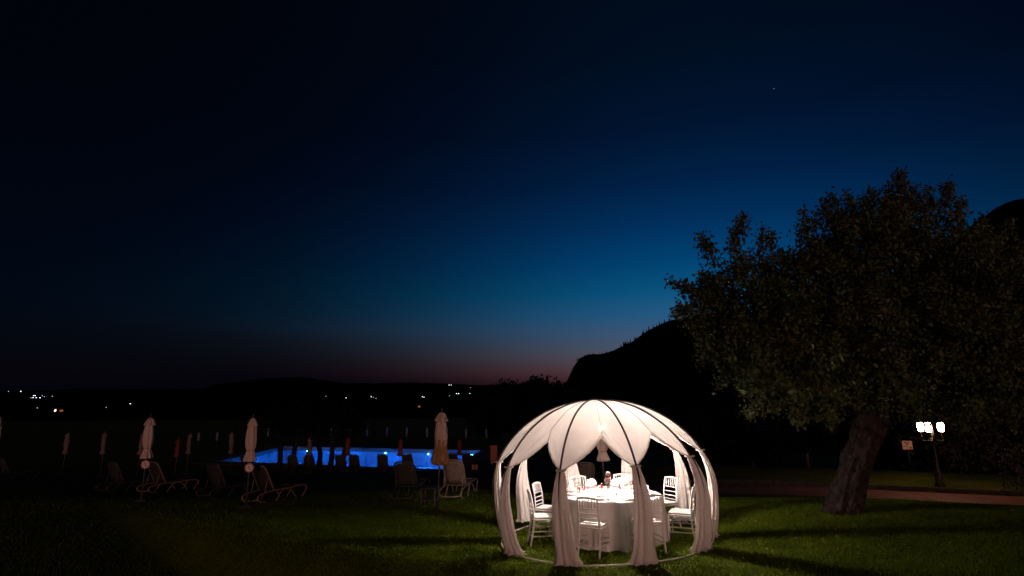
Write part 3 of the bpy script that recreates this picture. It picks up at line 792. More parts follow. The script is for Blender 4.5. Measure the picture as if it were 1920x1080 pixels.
midl = [(470, 'far below the second tagged parasol'), (556, 'under the twin trees before the pool'), (584, 'just right of the pale parasol at the pool'), (668, 'in the dark before the middle of the pool'),
        (645, 'beside the trees in front of the pool'), (722, 'left of the rust parasol before the pool'), (770, 'right of the rust parasol before the pool'), (852, 'left of the slim rust parasol by the pool corner'), (880, 'right of the slim rust parasol by the pool corner')]
for px, lab in midl:
    d = ray(px, 860); y = 34.0 + (px % 7) * .3; x = d.x / d.y * y
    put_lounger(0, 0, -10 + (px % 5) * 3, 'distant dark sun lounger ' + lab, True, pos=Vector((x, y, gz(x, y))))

# ------------------------------------------------------------------ closed parasols
def para_meshes(m, seed, simple=False, sleeve=None):
    rs = random.Random(seed); ph = rs.uniform(0, 6)
    n = 32 if not simple else 16
    fn = lambda r, z, a: r * (1 + .20 * math.sin(a * 8 + ph + z * 1.5) + .10 * math.sin(a * 3 + ph * 2 + z * 3))
    cap = MB(); cap.lathe([(.012, 2.30), (.05, 2.285), (.10, 2.22), (.135, 2.14), (.158, 2.085), (.145, 2.083), (.09, 2.14)], n, fn=lambda r, z, a: r * (1 + .16 * math.cos(a * 4 + ph)))
    body = [(.045, 2.2), (.085, 2.10), (.10, 1.95), (.115, 1.75), (.12, 1.55), (.105, 1.36), (.075, 1.25), (.095, 1.15), (.13, 1.0), (.14, .93), (.10, .90), (.05, .95)]
    body = [(r * 1.14, 2.3 - (2.3 - z) * .82) for r, z in body]
    b = MB(); b.lathe(body, n, fn=fn)
    # ragged lower edge
    return cap.mesh('top_flap', m), b.mesh('canopy', m)
PP = {}
mb = MB(); mb.tube([(0, 0, 0), (0, 0, 2.36)], .019, 8); MESH_POLE = mb.mesh('pole', M_pole)
mb = MB(); mb.lathe([(0, 0), (.17, 0), (.17, .03), (.15, .045), (.04, .05), (.035, .25), (0, .25)], 20); MESH_BASE = mb.mesh('base', M_concrete)
mb = MB(); mb.tube([(.088 * math.cos(t), .088 * math.sin(t), 1.44) for t in np.linspace(0, 6.2832, 17)], .012, 6); MESH_STRAP = mb.mesh('tie_strap', M_para_brown)
mb = MB(); mb.lathe([(.0, 2.36), (.018, 2.36), (.022, 2.39), (.010, 2.41), (.0, 2.415)], 10); MESH_FIN = mb.mesh('finial', M_pole)
def parasol(px, py_top, label, key, m, hgt=2.36, depth=None, lean=0.0, group='closed parasols across the lawn', simple=False, extra=None):
    if key not in PP: PP[key] = para_meshes(m, hash(key) % 97 if not isinstance(key, int) else key, simple)
    d = ray(px, py_top)
    if depth is None:
        best = None
        for y in np.arange(12, 95, .1):
            t = y / d.y; e = abs(EYE + d.z * t - (gz(d.x * t, y) + hgt))
            if best is None or e < best[0] - 1e-4: best = (e, y)
        y = best[1]
    else: y = depth
    t = y / d.y; x = d.x * t; z = gz(x, y)
    hs = (EYE + d.z * t - z) / 2.36
    if depth is not None: hs = min(max(hs, .8), 1.25)
    else: hs = hgt / 2.36
    r = empty('closed_parasol', (x, y, z), random.uniform(0, 6), label, 'parasol', group)
    r.scale = (1, 1, hs)
    r.rotation_mode = 'QUATERNION'
    r.rotation_quaternion = Matrix.Rotation(lean, 3, 'Y').to_quaternion() @ Matrix.Rotation(random.uniform(0, 6), 3, 'Z').to_quaternion()
    for nm, me in (('pole', MESH_POLE), ('base', MESH_BASE), ('top_flap', PP[key][0]), ('canopy', PP[key][1]), ('tie_strap', MESH_STRAP), ('finial', MESH_FIN)):
        o = bpy.data.objects.new(nm, me); C.objects.link(o); o.parent = r
        if nm == 'canopy' and extra == 'tan': o.data = PP[key][1]
    return r
def round_tag(par, dxpx=0):
    """round number plate hung on the pole under the canvas"""
    r = empty('parasol_tag', par.location + Vector((0, -.16, .0)), 0)
    return r
p1 = parasol(283, 779, 'tall closed parasol with round tag standing at far left beside two loungers', 11, M_para, depth=18.2)
p2 = parasol(475, 779, 'tall closed parasol with round tag left of the blue pool', 12, M_para, depth=17.0)
p3 = parasol(823, 768, 'tallest closed parasol, tan in its lower half, in front of the pool', 13, M_para, depth=14.6, lean=.03)
p4 = parasol(1128, 789, 'closed parasol with ragged hem seen through the opening of the dome', 14, M_para, depth=15.6, lean=-.01)
p0 = parasol(-2, 775, 'closed parasol cut off by the left edge of the picture', 15, M_para, depth=19.0)
# tan lower half on the tall parasol
mb = MB(); mb.lathe([(.135, 1.66), (.140, 1.58), (.130, 1.50), (.155, 1.38), (.185, 1.24), (.20, 1.16), (.16, 1.08), (.10, 1.06)], 40, fn=lambda r, z, a: r * (1 + .15 * math.sin(a * 7 + z * 2) + .12 * math.sin(a * 3 + 1)))
mb.build('lower_canvas', M_para_brown, p3)['label'] = 'tan sagging lower canvas'
for o_, s_ in ((p1, 0), (p2, 1)):
    # round plate with a ring and printed strokes, facing the camera, fixed to the pole
    q = o_.rotation_quaternion
    az = math.atan2(o_.location.x, o_.location.y)
    inv = q.inverted()
    base = inv @ (Matrix.Rotation(-az, 3, 'Z') @ Vector((0, -.07, 0)))
    rot = inv @ Matrix.Rotation(-az, 3, 'Z').to_quaternion() @ Matrix.Rotation(R(90), 3, 'X').to_quaternion()
    def disc(name, mb_, m_, off):
        o = mb_.build(name, m_, o_, False); o.rotation_mode = 'QUATERNION'; o.rotation_quaternion = rot
        o.location = base * (1 + off / .07) + Vector((0, 0, 1.0)); return o
    mb = MB(); mb.lathe([(0, -.006), (.115, -.006), (.115, .006), (0, .006)], 28); tg_ = disc('round_tag', mb, mat('tag_face', (.75, .58, .54), .5), 0)
    mb = MB(); a_ = np.linspace(0, 2 * math.pi, 33)
    vs_ = [(r_ * math.cos(t), r_ * math.sin(t), .0065) for t in a_[:-1] for r_ in (.088, .108)]
    mb.add(vs_, [(2 * k, 2 * k + 1, (2 * k + 3) % 64, (2 * k + 2) % 64) for k in range(32)])
    rg = mb.build('tag_print', M_redp, tg_, False)
    mb = MB()
    for (cx, cy, wx, wy, an) in ((0, 0, .012, .13, .5), (-.03, .02, .012, .07, -.3), (.03, -.025, .012, .07, -.7), (.0, .035, .06, .012, 0), (0, -.035, .05, .012, .2)):
        mb.box((cx, cy, .0075), (wx, wy, .001), Matrix.Rotation(an, 3, 'Z'))
    mb.build('tag_print', M_black, tg_, False)
mids = [(127, 809, 'm', 'dim closed parasol farthest left in the middle row'), (199, 809, 'm', 'dim closed parasol second from left in the middle row'), (266, 810, 'm', 'dim closed parasol just behind the far left tall one'),
        (357, 811, 'm', 'dim closed parasol in the middle row between the two tagged ones'), (438, 809, 'm', 'dim closed parasol at the left tip of the pool'),
        (470, 812, 'm', 'dim closed parasol half hidden behind the second tagged one'), (583, 819, 'm', 'brownish closed parasol in front of the left part of the pool'), (651, 820, 'r', 'rust coloured closed parasol between the dark trees and the middle of the pool'),
        (751, 822, 'r', 'rust red closed parasol in front of the middle of the pool'), (863, 828, 'r', 'slim rust red closed parasol in front of the right part of the pool'), (334, 822, 'r', 'small reddish closed parasol left of centre of the left lawn')]
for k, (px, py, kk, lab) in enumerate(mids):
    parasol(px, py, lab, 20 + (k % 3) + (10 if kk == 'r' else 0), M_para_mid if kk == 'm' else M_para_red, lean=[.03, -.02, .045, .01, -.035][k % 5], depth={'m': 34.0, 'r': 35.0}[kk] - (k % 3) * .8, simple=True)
fars = [(373, 817, 'left of the pool, next to the reddish one'), (408, 811, 'left of the pool, slim and pale'), (504, 801, 'leftmost behind the pool'), (586, 799, 'behind the first dark tree crown'), (622, 799, 'behind the second dark tree crown'), (658, 799, 'behind the pool, third from the trees'),
        (689, 800, 'behind the pool left of its first right hand lamp'), (726, 800, 'behind the pool above the middle lamp'), (763, 800, 'behind the pool between two lamps'), (801, 801, 'behind the pool above its brightest lamp'),
        (838, 802, 'behind the pool, just right of the tallest parasol'), (874, 803, 'behind the right part of the pool'), (912, 803, 'beyond the right corner of the pool')]
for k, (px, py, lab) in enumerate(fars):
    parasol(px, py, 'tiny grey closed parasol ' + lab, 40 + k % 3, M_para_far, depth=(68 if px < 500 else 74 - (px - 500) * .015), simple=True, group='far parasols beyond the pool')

# side table beside the tallest parasol
p = on_ground(806, 948)
st = empty('side_table', p, R(-8), 'small dark box shaped side table under the tallest parasol', 'side table')
M_st = mat('side_table_resin', (.025, .02, .018), .6, .1, 8, .1)
MB().box((0, 0, .44), (.42, .42, .03), bev=.01).build('tabletop', M_st, st, False)
for sx in (-.18, .18):
    for sy in (-.18, .18): MB().box((sx, sy, .2125), (.04, .04, .425), bev=.006).build('leg', M_st, st, False)
MB().box((0, 0, .14), (.34, .34, .02), bev=.005).build('shelf', M_st, st, False)

# ------------------------------------------------------------------ signs
def facing(o): o.rotation_euler = (0, 0, -math.atan2(o.location.x, o.location.y))
p = on_ground(926, 903); b = empty('notice_board', p, 0, 'tall narrow orange notice board on a post left of the dome', 'sign'); facing(b)
top = at_depth(924, 835, p.y); bot = at_depth(924, 867, p.y); wd = (at_depth(930, 850, p.y) - at_depth(917, 850, p.y)).length
MB().box((0, 0, (top.z + bot.z) / 2 - p.z), (wd, .04, top.z - bot.z), bev=.008).build('board', M_board, b, False)
MB().tube([(0, .045, 0), (0, .045, top.z - p.z - .05)], .022, 8).build('post', M_iron, b)
MB().box((-wd * .3, -.026, bot.z - p.z - .03), (.05, .02, .07), bev=.006).build('latch', M_signw, b, False)
p = on_ground(1709, 890); sg = empty('warning_sign', p, 0, 'square pale notice on a thin leaning post left of the street lamp', 'sign'); facing(sg)
top = at_depth(1703, 826, p.y); bot = at_depth(1703, 843, p.y); wd = (at_depth(1711, 835, p.y) - at_depth(1695, 835, p.y)).length; hz = (top.z + bot.z) / 2 - p.z
MB().box((0, 0, hz), (wd, .02, top.z - bot.z), bev=.005).build('plate', M_signw, sg, False)
MB().tube([(.0, .03, -.02), (0, .03, hz + .1)], .018, 8).build('post', M_iron, sg)
hh = top.z - bot.z
mb = MB()
for cx, cz, r_ in ((-.08, .12, .035), (.06, .13, .03), (0, .05, .045)):
    mb.box((cx * wd / .38, -.0125, hz + cz * hh / .42), (r_ * 1.6, .003, r_ * 1.6), Matrix.Rotation(.6, 3, 'Y'))
mb.box((wd * .32, -.0125, hz - hh * .3), (wd * .18, .003, hh * .18)); mb.box((-wd * .15, -.0125, hz - hh * .12), (wd * .4, .003, hh * .06))
mb.build('print', M_black, sg, False)
mb = MB()
for z_ in (-.5, .5): mb.box((0, -.0120, hz + z_ * hh * .94), (wd * .96, .003, hh * .06))
mb.build('red_border', M_redp, sg, False)
for px, lab in ((887, 'small reddish marker plate left of its twin by the pool corner'), (893, 'small reddish marker plate right of its twin by the pool corner')):
    y = 30.0; q = at_depth(px, 876, y); z0 = gz(q.x, y)
    mk = empty('marker_plate', (q.x, y, z0), 0, lab, 'marker', 'marker plates by the pool'); facing(mk)
    MB().box((0, 0, q.z - z0), (.13, .015, .24), bev=.004).build('plate', mat('marker_face', (.50, .15, .12), .5), mk, False)
    MB().tube([(0, .02, 0), (0, .02, q.z - z0)], .012, 6).build('post', M_iron, mk)

# ------------------------------------------------------------------ street lamp
p = on_ground(1763, 913); lampd = p.y
sl = empty('street_lamp', p, 0, 'cast iron street lamp with three glowing lanterns beside the path', 'street lamp'); facing(sl)
top = at_depth(1754, 800, lampd).z - p.z
MB().lathe([(0, 0), (.15, 0), (.15, .06), (.11, .10), (.11, .50), (.06, .58), (.045, .8), (.035, .86), (.03, top - .35), (.05, top - .33), (.035, top - .28), (.03, top + .10), (.0, top + .12)], 14).build('column', M_iron, sl)
M_glow = emis('lantern_glow', (1.0, .52, .30), 75)
hang = [(-.31, -.10), (-.09, -.30), (.26, .10)]
for (ax, ay) in hang:
    r_ = math.hypot(ax, ay); ux, uy = ax / r_, ay / r_
    arm = smooth_path([(0, 0, top - .34), (ux * .14, uy * .14, top - .46), (ux * .30, uy * .30, top - .46), (ux * r_, uy * r_, top - .32), (ux * r_, uy * r_, top - .20)], 5)
    am = MB().tube(arm, .014, 8).build('arm', M_iron, sl)
    ln = MB(); ln.lathe([(0, -.20), (.05, -.20), (.065, -.17), (.03, -.16), (0, -.15)], 12, (ax, ay, top)); ln.lathe([(.07, .150), (.09, .140), (.06, .17), (.025, .20), (.012, .27), (0, .30)], 12, (ax, ay, top))
    lno = ln.build('lantern', M_iron, sl)
    MB().lathe([(.001, -.165), (.07, -.155), (.085, -.06), (.105, .02), (.09, .09), (.07, .135), (.001, .14)], 14, (ax, ay, top), caps=False).build('globe', M_glow, lno)

# ------------------------------------------------------------------ the big pear tree
def leaf_cloud(shoots, per, size, r=rng):
    """shoots: list of (start, end); leaves alternate along each"""
    A = np.array([s[0] for s in shoots]); B = np.array([s[1] for s in shoots]); n = len(shoots)
    t = r.uniform(0, 1, (n, per, 1)); c = A[:, None] + (B - A)[:, None] * t
    c = c + r.normal(0, 1, (n, per, 3)) * (.055 + .05 * (1 - t))
    c = c.reshape(-1, 3); m = len(c)
    d = r.normal(0, 1, (m, 3)); d[:, 2] -= .5; d /= np.linalg.norm(d, axis=1)[:, None]
    e = np.cross(d, r.normal(0, 1, (m, 3))); e /= np.linalg.norm(e, axis=1)[:, None]
    sz = size * r.uniform(.6, 1.3, m)[:, None]
    v = np.empty((m, 4, 3)); v[:, 0] = c; v[:, 1] = c + d * sz * .5 + e * sz * .27; v[:, 2] = c + d * sz; v[:, 3] = c + d * sz * .5 - e * sz * .27
    return v.reshape(-1, 3)
tb = on_ground(1582, 962)
tree = empty('pear_tree', tb, 0, 'big old fruit tree with a thick leaning trunk and ragged leafy crown', 'tree')
Dt = tb.y
def loc(px, py, dy=0.0): return at_depth(px, py, Dt + dy) - tb
def lathe_branch(name, pts, radii, parent, m, rough=.10, n=22, seed=0):
    rs = random.Random(seed); SUB = 22 if n > 30 else 8; P = smooth_path(pts, SUB); k = len(P)
    rr = np.interp(np.linspace(0, 1, k), np.linspace(0, 1, len(radii)), radii)
    vs_ = []; up = None
    ph = [rs.uniform(0, 6) for _ in range(6)]
    for i, p_ in enumerate(P):
        t = (P[min(i + 1, k - 1)] - P[max(i - 1, 0)]).normalized()
        if up is None: up = Vector((1, 0, 0))
        up = (up - t * up.dot(t)).normalized(); b_ = t.cross(up); L_ = i / SUB
        for j in range(n):
            a = 2 * math.pi * j / n
            q = rr[i] * (1 + rough * (.6 * math.sin(a * 5 + ph[0] + L_ * .8) + .5 * math.sin(a * 9 + ph[1] - L_ * .5) + .35 * math.sin(a * 14 + ph[2] + L_ * 2) + .4 * math.sin(L_ * 5 + a * 2 + ph[3])))
            if n > 30:
                q *= 1 + .20 * (mnoise.noise(Vector((math.cos(a) * 5, math.sin(a) * 5, L_ * 1.3))) + .7 * abs(mnoise.noise(Vector((math.cos(a) * 11, math.sin(a) * 11, L_ * 3.0)))) + .5 * mnoise.noise(Vector((math.cos(a) * 4, math.sin(a) * 4, L_ * 9))))
                q *= 1 + .22 * math.exp(-L_ / .45) * (1 + .5 * math.sin(a * 4 + 1))
            vs_.append(p_ + (up * math.cos(a) + b_ * math.sin(a)) * q)
    fs_ = [(i * n + j, i * n + (j + 1) % n, (i + 1) * n + (j + 1) % n, (i + 1) * n + j) for i in range(k - 1) for j in range(n)]
    fs_ += [tuple(reversed(range(n))), tuple(range((k - 1) * n, k * n))]
    return MB().add(vs_, fs_).build(name, m, parent)
fork = loc(1632, 790)
trunk = lathe_branch('trunk', [loc(1578, 985), loc(1584, 950), loc(1596, 900), loc(1613, 845), fork, loc(1650, 740)], [.37, .30, .265, .25, .27, .2], tree, M_bark, .07, 96, 1)
limbs = [([fork, loc(1560, 720, .4), loc(1480, 650, .6), loc(1400, 600, .5), loc(1330, 560, .3)], [.2, .14, .10, .07, .03]),
         ([fork, loc(1600, 690, .3), loc(1560, 600, .4), loc(1530, 500, .3), loc(1510, 430, .2)], [.2, .14, .10, .06, .025]),
         ([fork, loc(1660, 680, .3), loc(1680, 560, .2), loc(1690, 440, 0), loc(1685, 360, 0)], [.22, .17, .12, .07, .02]),
         ([fork, loc(1720, 690, .5), loc(1780, 590, .4), loc(1820, 500, .3), loc(1850, 460, .2)], [.2, .15, .10, .06, .025]),
         ([fork, loc(1730, 730, .8), loc(1830, 680, 1.2), loc(1930, 640, 1.2), loc(2010, 600, 1.0)], [.2, .15, .10, .06, .025]),
         ([fork, loc(1650, 680, 1.2), loc(1640, 580, 2.0), loc(1600, 480, 2.2)], [.2, .14, .09, .03]),]
for k, (pt, rd) in enumerate(limbs): lathe_branch('branch', pt, rd, tree, M_bark, .06, 10, 10 + k)
# crown: clumps (px, py, radius in px, depth half-thickness) measured off the photograph
CL = [(1345, 560, 42), (1370, 505, 52), (1330, 625, 38), (1400, 610, 70), (1385, 670, 62), (1440, 530, 72), (1450, 640, 80), (1440, 720, 52), (1490, 470, 60), (1510, 570, 80), (1520, 680, 80), (1560, 440, 66),
      (1570, 620, 80), (1600, 430, 70), (1620, 500, 45), (1660, 400, 62), (1680, 480, 85), (1650, 620, 85), (1740, 420, 70), (1760, 500, 85), (1720, 580, 90), (1750, 670, 85), (1820, 470, 60), (1840, 560, 85), (1850, 660, 80),
      (1890, 520, 60), (1920, 600, 80), (1930, 690, 70), (1860, 745, 50), (1780, 740, 55), (1700, 730, 60), (1610, 720, 60), (1540, 750, 40), (1990, 620, 80), (2010, 540, 60), (1720, 370, 36), (1960, 740, 40), (1560, 530, 50), (1630, 560, 40)]
shoots = []; rs = np.random.RandomState(5)
TOPL = [(1250, 600), (1295, 560), (1312, 508), (1345, 500), (1370, 484), (1385, 460), (1404, 500), (1425, 462), (1458, 468), (1490, 466), (1510, 430), (1536, 452), (1555, 412), (1575, 385), (1610, 372), (1640, 362), (1670, 355), (1700, 358), (1740, 368), (1770, 378), (1795, 412), (1835, 424), (1880, 440), (1915, 462), (2000, 480), (2100, 500)]
BOTL = [(1250, 600), (1300, 620), (1318, 685), (1350, 705), (1375, 745), (1400, 765), (1500, 800), (1600, 802), (1700, 800), (1800, 803), (1900, 790), (2100, 770)]
def in_crown(p):
    w_ = p + tb; u_ = w_.x; c_, s_ = math.cos(PITCH), math.sin(PITCH); zc = w_.y * c_ + (w_.z - EYE) * s_; yc = -w_.y * s_ + (w_.z - EYE) * c_
    X_ = 960 + FPX * u_ / zc; Y_ = 540 - FPX * yc / zc
    return np.interp(X_, [q[0] for q in TOPL], [q[1] for q in TOPL]) < Y_ < np.interp(X_, [q[0] for q in BOTL], [q[1] for q in BOTL])
mpp = Dt / FPX * 1.02
ctr = loc(1680, 600)
for (cx, cy, cr_) in CL:
    n = int(cr_ ** 2 * .0135 * 1.75)
    for _ in range(n):
        while True:
            q = rs.uniform(-1, 1, 3)
            if .25 < q.dot(q) < 1: break
        dy0 = .0 if cr_ < 45 else rs.uniform(-1.5, 1.5)
        if math.hypot(cx + q[0] * cr_ - 1600, (cy - q[2] * cr_ - 530) * .8) < 17: continue
        c = loc(cx + q[0] * cr_, cy - q[2] * cr_, 0) + Vector((0, q[1] * cr_ * mpp * 1.1 + dy0, 0))
        out = (c - ctr); out.z *= .6; out = out.normalized() * .6 + Vector((rs.normal(0, .45), rs.normal(0, .45), .55 + rs.normal(0, .35)))
        ln_ = rs.uniform(.25, .55); out = out.normalized() * ln_
        if c.z < ctr.z - 1.2: out.z = -abs(out.z) * .5
        if not in_crown(c + out * .6) or not in_crown(c - out * .4): continue
        shoots.append((tuple(c - out * .5), tuple(c + out * .5)))
# spiky water shoots on the outline
SP = [(1330, 470, 1312, 438), (1345, 500, 1322, 450), (1378, 470, 1390, 402), (1382, 480, 1372, 430), (1390, 440, 1391, 400), (1425, 480, 1432, 420), (1440, 470, 1450, 430), (1505, 440, 1508, 388), (1520, 430, 1530, 405), (1548, 420, 1545, 368), (1560, 400, 1562, 365),
      (1595, 390, 1588, 362), (1625, 385, 1640, 352), (1685, 390, 1687, 322), (1675, 380, 1668, 345), (1690, 360, 1684, 318), (1700, 380, 1712, 350), (1735, 390, 1740, 348), (1765, 400, 1782, 336), (1770, 390, 1776, 340), (1800, 430, 1795, 368), (1790, 420, 1800, 372), (1830, 440, 1845, 405),
      (1300, 545, 1252, 525), (1320, 560, 1280, 528), (1310, 590, 1268, 570), (1300, 575, 1262, 585), (1320, 600, 1285, 605), (1340, 540, 1315, 515), (1345, 560, 1300, 548), (1335, 640, 1312, 680), (1370, 700, 1345, 720), (1420, 760, 1400, 775), (1500, 770, 1490, 790), (1880, 440, 1895, 415), (1560, 770, 1555, 795), (1800, 780, 1810, 800), (1900, 760, 1905, 795)]
twigs = MB()
for (x0, y0, x1, y1) in SP:
    for rep in range(6 if x1 < 1320 else 4):
        dy = rs.uniform(-.5, .5); a = loc(x0 + rs.uniform(-8, 8), y0, dy); b = loc(x1 + rs.uniform(-4, 4), y1 + rs.uniform(-2, 8), dy)
        shoots.append((tuple(a), tuple(b)))
        twigs.tube([a, (a + b) / 2, b], [.012, .008, .004], 5)
for k in range(0, len(shoots) - 120, 5):
    a, b = Vector(shoots[k][0]), Vector(shoots[k][1]); twigs.tube([a, b], [.009, .003], 4, False)
tw = twigs.build('twigs', M_darkbark, tree, False); tw['kind'] = 'stuff'
lv = leaf_cloud(shoots, 40, .092, rs)
fo = raw_tris('foliage', lv, M_leaf, 4, tree); fo['kind'] = 'stuff'
print('leaves', len(lv) // 4, 'shoots', len(shoots))

# ------------------------------------------------------------------ other trees
def blob_tree(name, base, h, wid, label, trunk_h, m, n=900, leaf=.35, seed=0, trunks=1, group=None, tm=None, spread=.3):
    rs_ = np.random.RandomState(seed); t = empty(name, base, 0, label, 'tree', group)
    for k in range(trunks):
        ox = (k - (trunks - 1) / 2) * spread
        bx = ox * 1.6 + rs_.uniform(-.1, .1)
        pts = [(ox, 0, -.1), (ox + .05, .05, trunk_h * .5), (bx, 0, trunk_h), (bx * 1.3, .1, trunk_h + (h - trunk_h) * .5)]
        r0 = max(.05, wid * .035)
        MB().tube(smooth_path(pts, 4), [r0 * q for q in np.linspace(1.2, .4, 13)], 8).build('trunk', tm or M_darkbark, t)
    cl = [(rs_.uniform(-.6, .6) * wid / 2, rs_.uniform(-.6, .6) * wid / 2, trunk_h + (h - trunk_h) * rs_.uniform(.15, .8), rs_.uniform(.22, .40) * wid) for _ in range(12)]
    cl.append((0, 0, trunk_h + (h - trunk_h) * .75, (h - trunk_h) * .25))
    pts = []
    while len(pts) < n:
        c = cl[rs_.randint(len(cl))]; q = rs_.normal(0, .42, 3); p_ = np.array([c[0] + q[0] * c[3], c[1] + q[1] * c[3], c[2] + q[2] * c[3] * .7])
        if p_[2] > trunk_h * .8: pts.append(p_)
    A = np.array(pts); D_ = rs_.normal(0, 1, A.shape) * leaf
    sh = [(tuple(a), tuple(a + d)) for a, d in zip(A, D_)]
    v = leaf_cloud(sh, 5, leaf, rs_); o = raw_tris('foliage', v, m, 4, t); o['kind'] = 'stuff'
    return t
def treeat(px, py_base_depth, py_top, **k): pass
# dark trees between the loungers and the pool
for k, (px, y, tr_, hh_, lab, sp_) in enumerate([(536, 37.0, 2, 4.6, 'dark low crowned tree with two trunks in front of the left of the pool', .85), (620, 36.5, 3, 4.4, 'dark low crowned tree with three trunks in front of the pool', .75)]):
    d = ray(px, 860); x = d.x / d.y * y
    blob_tree('dark_tree', (x, y, gz(x, y)), hh_, 4.6, lab, 2.6, M_shrub, 500, .22, 30 + k, tr_, 'dark trees in front of the pool', mat('silhouette_bark', (.006, .005, .005), .95), sp_)  # unlit look of the trunks is put into a near-black bark colour
# tree masses on the skyline by the hill
for k, (px, y, ptop, wpx, lab) in enumerate([(950, 150, 702, 34, 'small round treetop on the skyline left of the hill'), (1012, 135, 690, 40, 'bushy treetop on the skyline nearer the hill'), (1042, 140, 697, 44, 'uneven treetop on the skyline at the foot of the hill'), (985, 160, 716, 46, 'low dark tree on the skyline between two taller ones'),
                                             (918, 160, 722, 46, 'low dark tree at the left end of the skyline row'), (1075, 130, 716, 50, 'low dark tree on the skyline against the hill')]):
    p = at_depth(px, ptop, y); z0 = gz(p.x, y)
    blob_tree('skyline_tree', (p.x, y, z0), (p.z - z0) * .97, wpx * y / FPX * 1.5, lab, (p.z - z0) * .25, M_shrub, 900, 1.0, 60 + k, 1, 'trees on the skyline')
# shrubs and trees behind the back lawn on the right
bt = [(1400, 34, 745, 'leftmost dark tree behind the back lawn, beside the dome'), (1500, 36, 720, 'dark tree behind the trunk of the big fruit tree, on its left'), (1660, 36, 735, 'dark tree behind the back lawn just right of the leaning trunk'), (1800, 31, 770, 'bushy tree behind the street lamp catching its light'), (1880, 33, 745, 'dark tree at the right behind the street lamp'), (1960, 30, 760, 'dark tree behind the lawn at the right picture edge'), (1310, 36, 775, 'low dark tree seen just above the right of the dome')]
for k, (px, y, ptop, lab) in enumerate(bt):
    p = at_depth(px, ptop, y); z0 = gz(p.x, y)
    blob_tree('garden_tree', (p.x, y, z0), p.z - z0, 5.0, lab, .5, M_shrub if k != 3 else M_darkleaf, 1100, .3, 80 + k, 1, 'dark trees behind the back lawn')
q = on_ground(1925, 938)
blob_tree('shrub', q, 1.9, .9, 'slim dark shrub standing on the lawn at the right picture edge', .2, M_darkleaf, 160, .10, 99, 1)

# ------------------------------------------------------------------ hills
TERR = []
def ridge(name, prof, dist, near, zb, m, thick=600, rough=0, seed=0):
    rs_ = random.Random(seed); mb = MB(); xs_ = []; px = prof[0][0]
    while px <= prof[-1][0]: xs_.append(px); px += max(2.0, (prof[-1][0] - prof[0][0]) / 400)
    rows = 10; vs_ = []
    for px in xs_:
        py = float(np.interp(px, [p[0] for p in prof], [p[1] for p in prof])) + rs_.uniform(-rough, rough)
        d = ray(px, py); t = dist / d.y; T_ = Vector((d.x * t, dist, max(zb + 1, EYE + d.z * t)))
        for k in range(rows + 1):
            f = k / rows; yy = near + (dist - near) * f; zz = zb + (T_.z - zb) * (f ** 1.15)
            vs_.append((T_.x * (yy / dist) ** .3 if False else T_.x * yy / dist, yy, zz))
        vs_.append((T_.x * (1 + thick / dist), dist + thick, zb))
    c = rows + 2
    fs_ = [(i * c + k, (i + 1) * c + k, (i + 1) * c + k + 1, i * c + k + 1) for i in range(len(xs_) - 1) for k in range(rows + 1)]
    mb.add(vs_, fs_); o = mb.build(name, m); prop(o, kind='structure')
    TERR.append(BVHTree.FromPolygons([Vector(v) for v in vs_], fs_))
    return o
HP = [(1000, 745), (1050, 728), (1066, 712), (1074, 690), (1082, 674), (1094, 667), (1110, 664), (1130, 664), (1150, 657), (1185, 641), (1215, 619), (1250, 603), (1290, 592), (1320, 589), (1400, 586), (1500, 578), (1600, 562), (1700, 510), (1780, 452), (1835, 413), (1870, 388), (1895, 377), (1920, 372), (2000, 350), (2200, 330), (2500, 340), (2900, 400), (3500, 520), (4400, 640), (6000, 740)]
ridge('hill', HP, 1500, 520, -44, M_hill, 1200, .3, 1)
FH = [(-700, 738), (-200, 735), (60, 733), (150, 730), (380, 729), (410, 720), (480, 712), (520, 708), (560, 707), (590, 710), (640, 718), (700, 719), (760, 717), (830, 719), (900, 722), (1000, 722), (1150, 720), (1400, 715)]
ridge('far_hills', FH, 4200, 1900, -46, M_hill, 2500, .5, 2)
# conifers along the crest of the hill
mb = MB(); 
for z0, r0, z1 in ((.08, .24, .45), (.32, .18, .68), (.55, .12, .86), (.75, .07, 1.0)): mb.lathe([(r0, z0), (r0 * .55, (z0 + z1) / 2), (.004, z1)], 7)
CON = mb.mesh('crown', M_conifer, False); mb = MB(); mb.tube([(0, 0, -.1), (0, 0, .3)], .03, 5); CTR = mb.mesh('trunk', M_darkbark)
rs_ = random.Random(8)
for k in range(90):
    px = rs_.uniform(1080, 1330) if k < 85 else rs_.uniform(1835, 1925)
    py = float(np.interp(px, [p[0] for p in HP], [p[1] for p in HP])); d = ray(px, py + 1.5); t = 1490 / d.y
    h = rs_.uniform(5, 9) if not 1150 < px < 1260 else rs_.uniform(6, 16)
    t_ = empty('ridge_conifer', (d.x * t, 1490, EYE + d.z * t - 1.5), 0, 'small dark conifer in the row along the crest of the hill', 'tree', 'conifers on the hill crest')
    t_.scale = (h * .75, h * .75, h)
    for nm, me in (('crown', CON), ('trunk', CTR)):
        o = bpy.data.objects.new(nm, me); C.objects.link(o); o.parent = t_

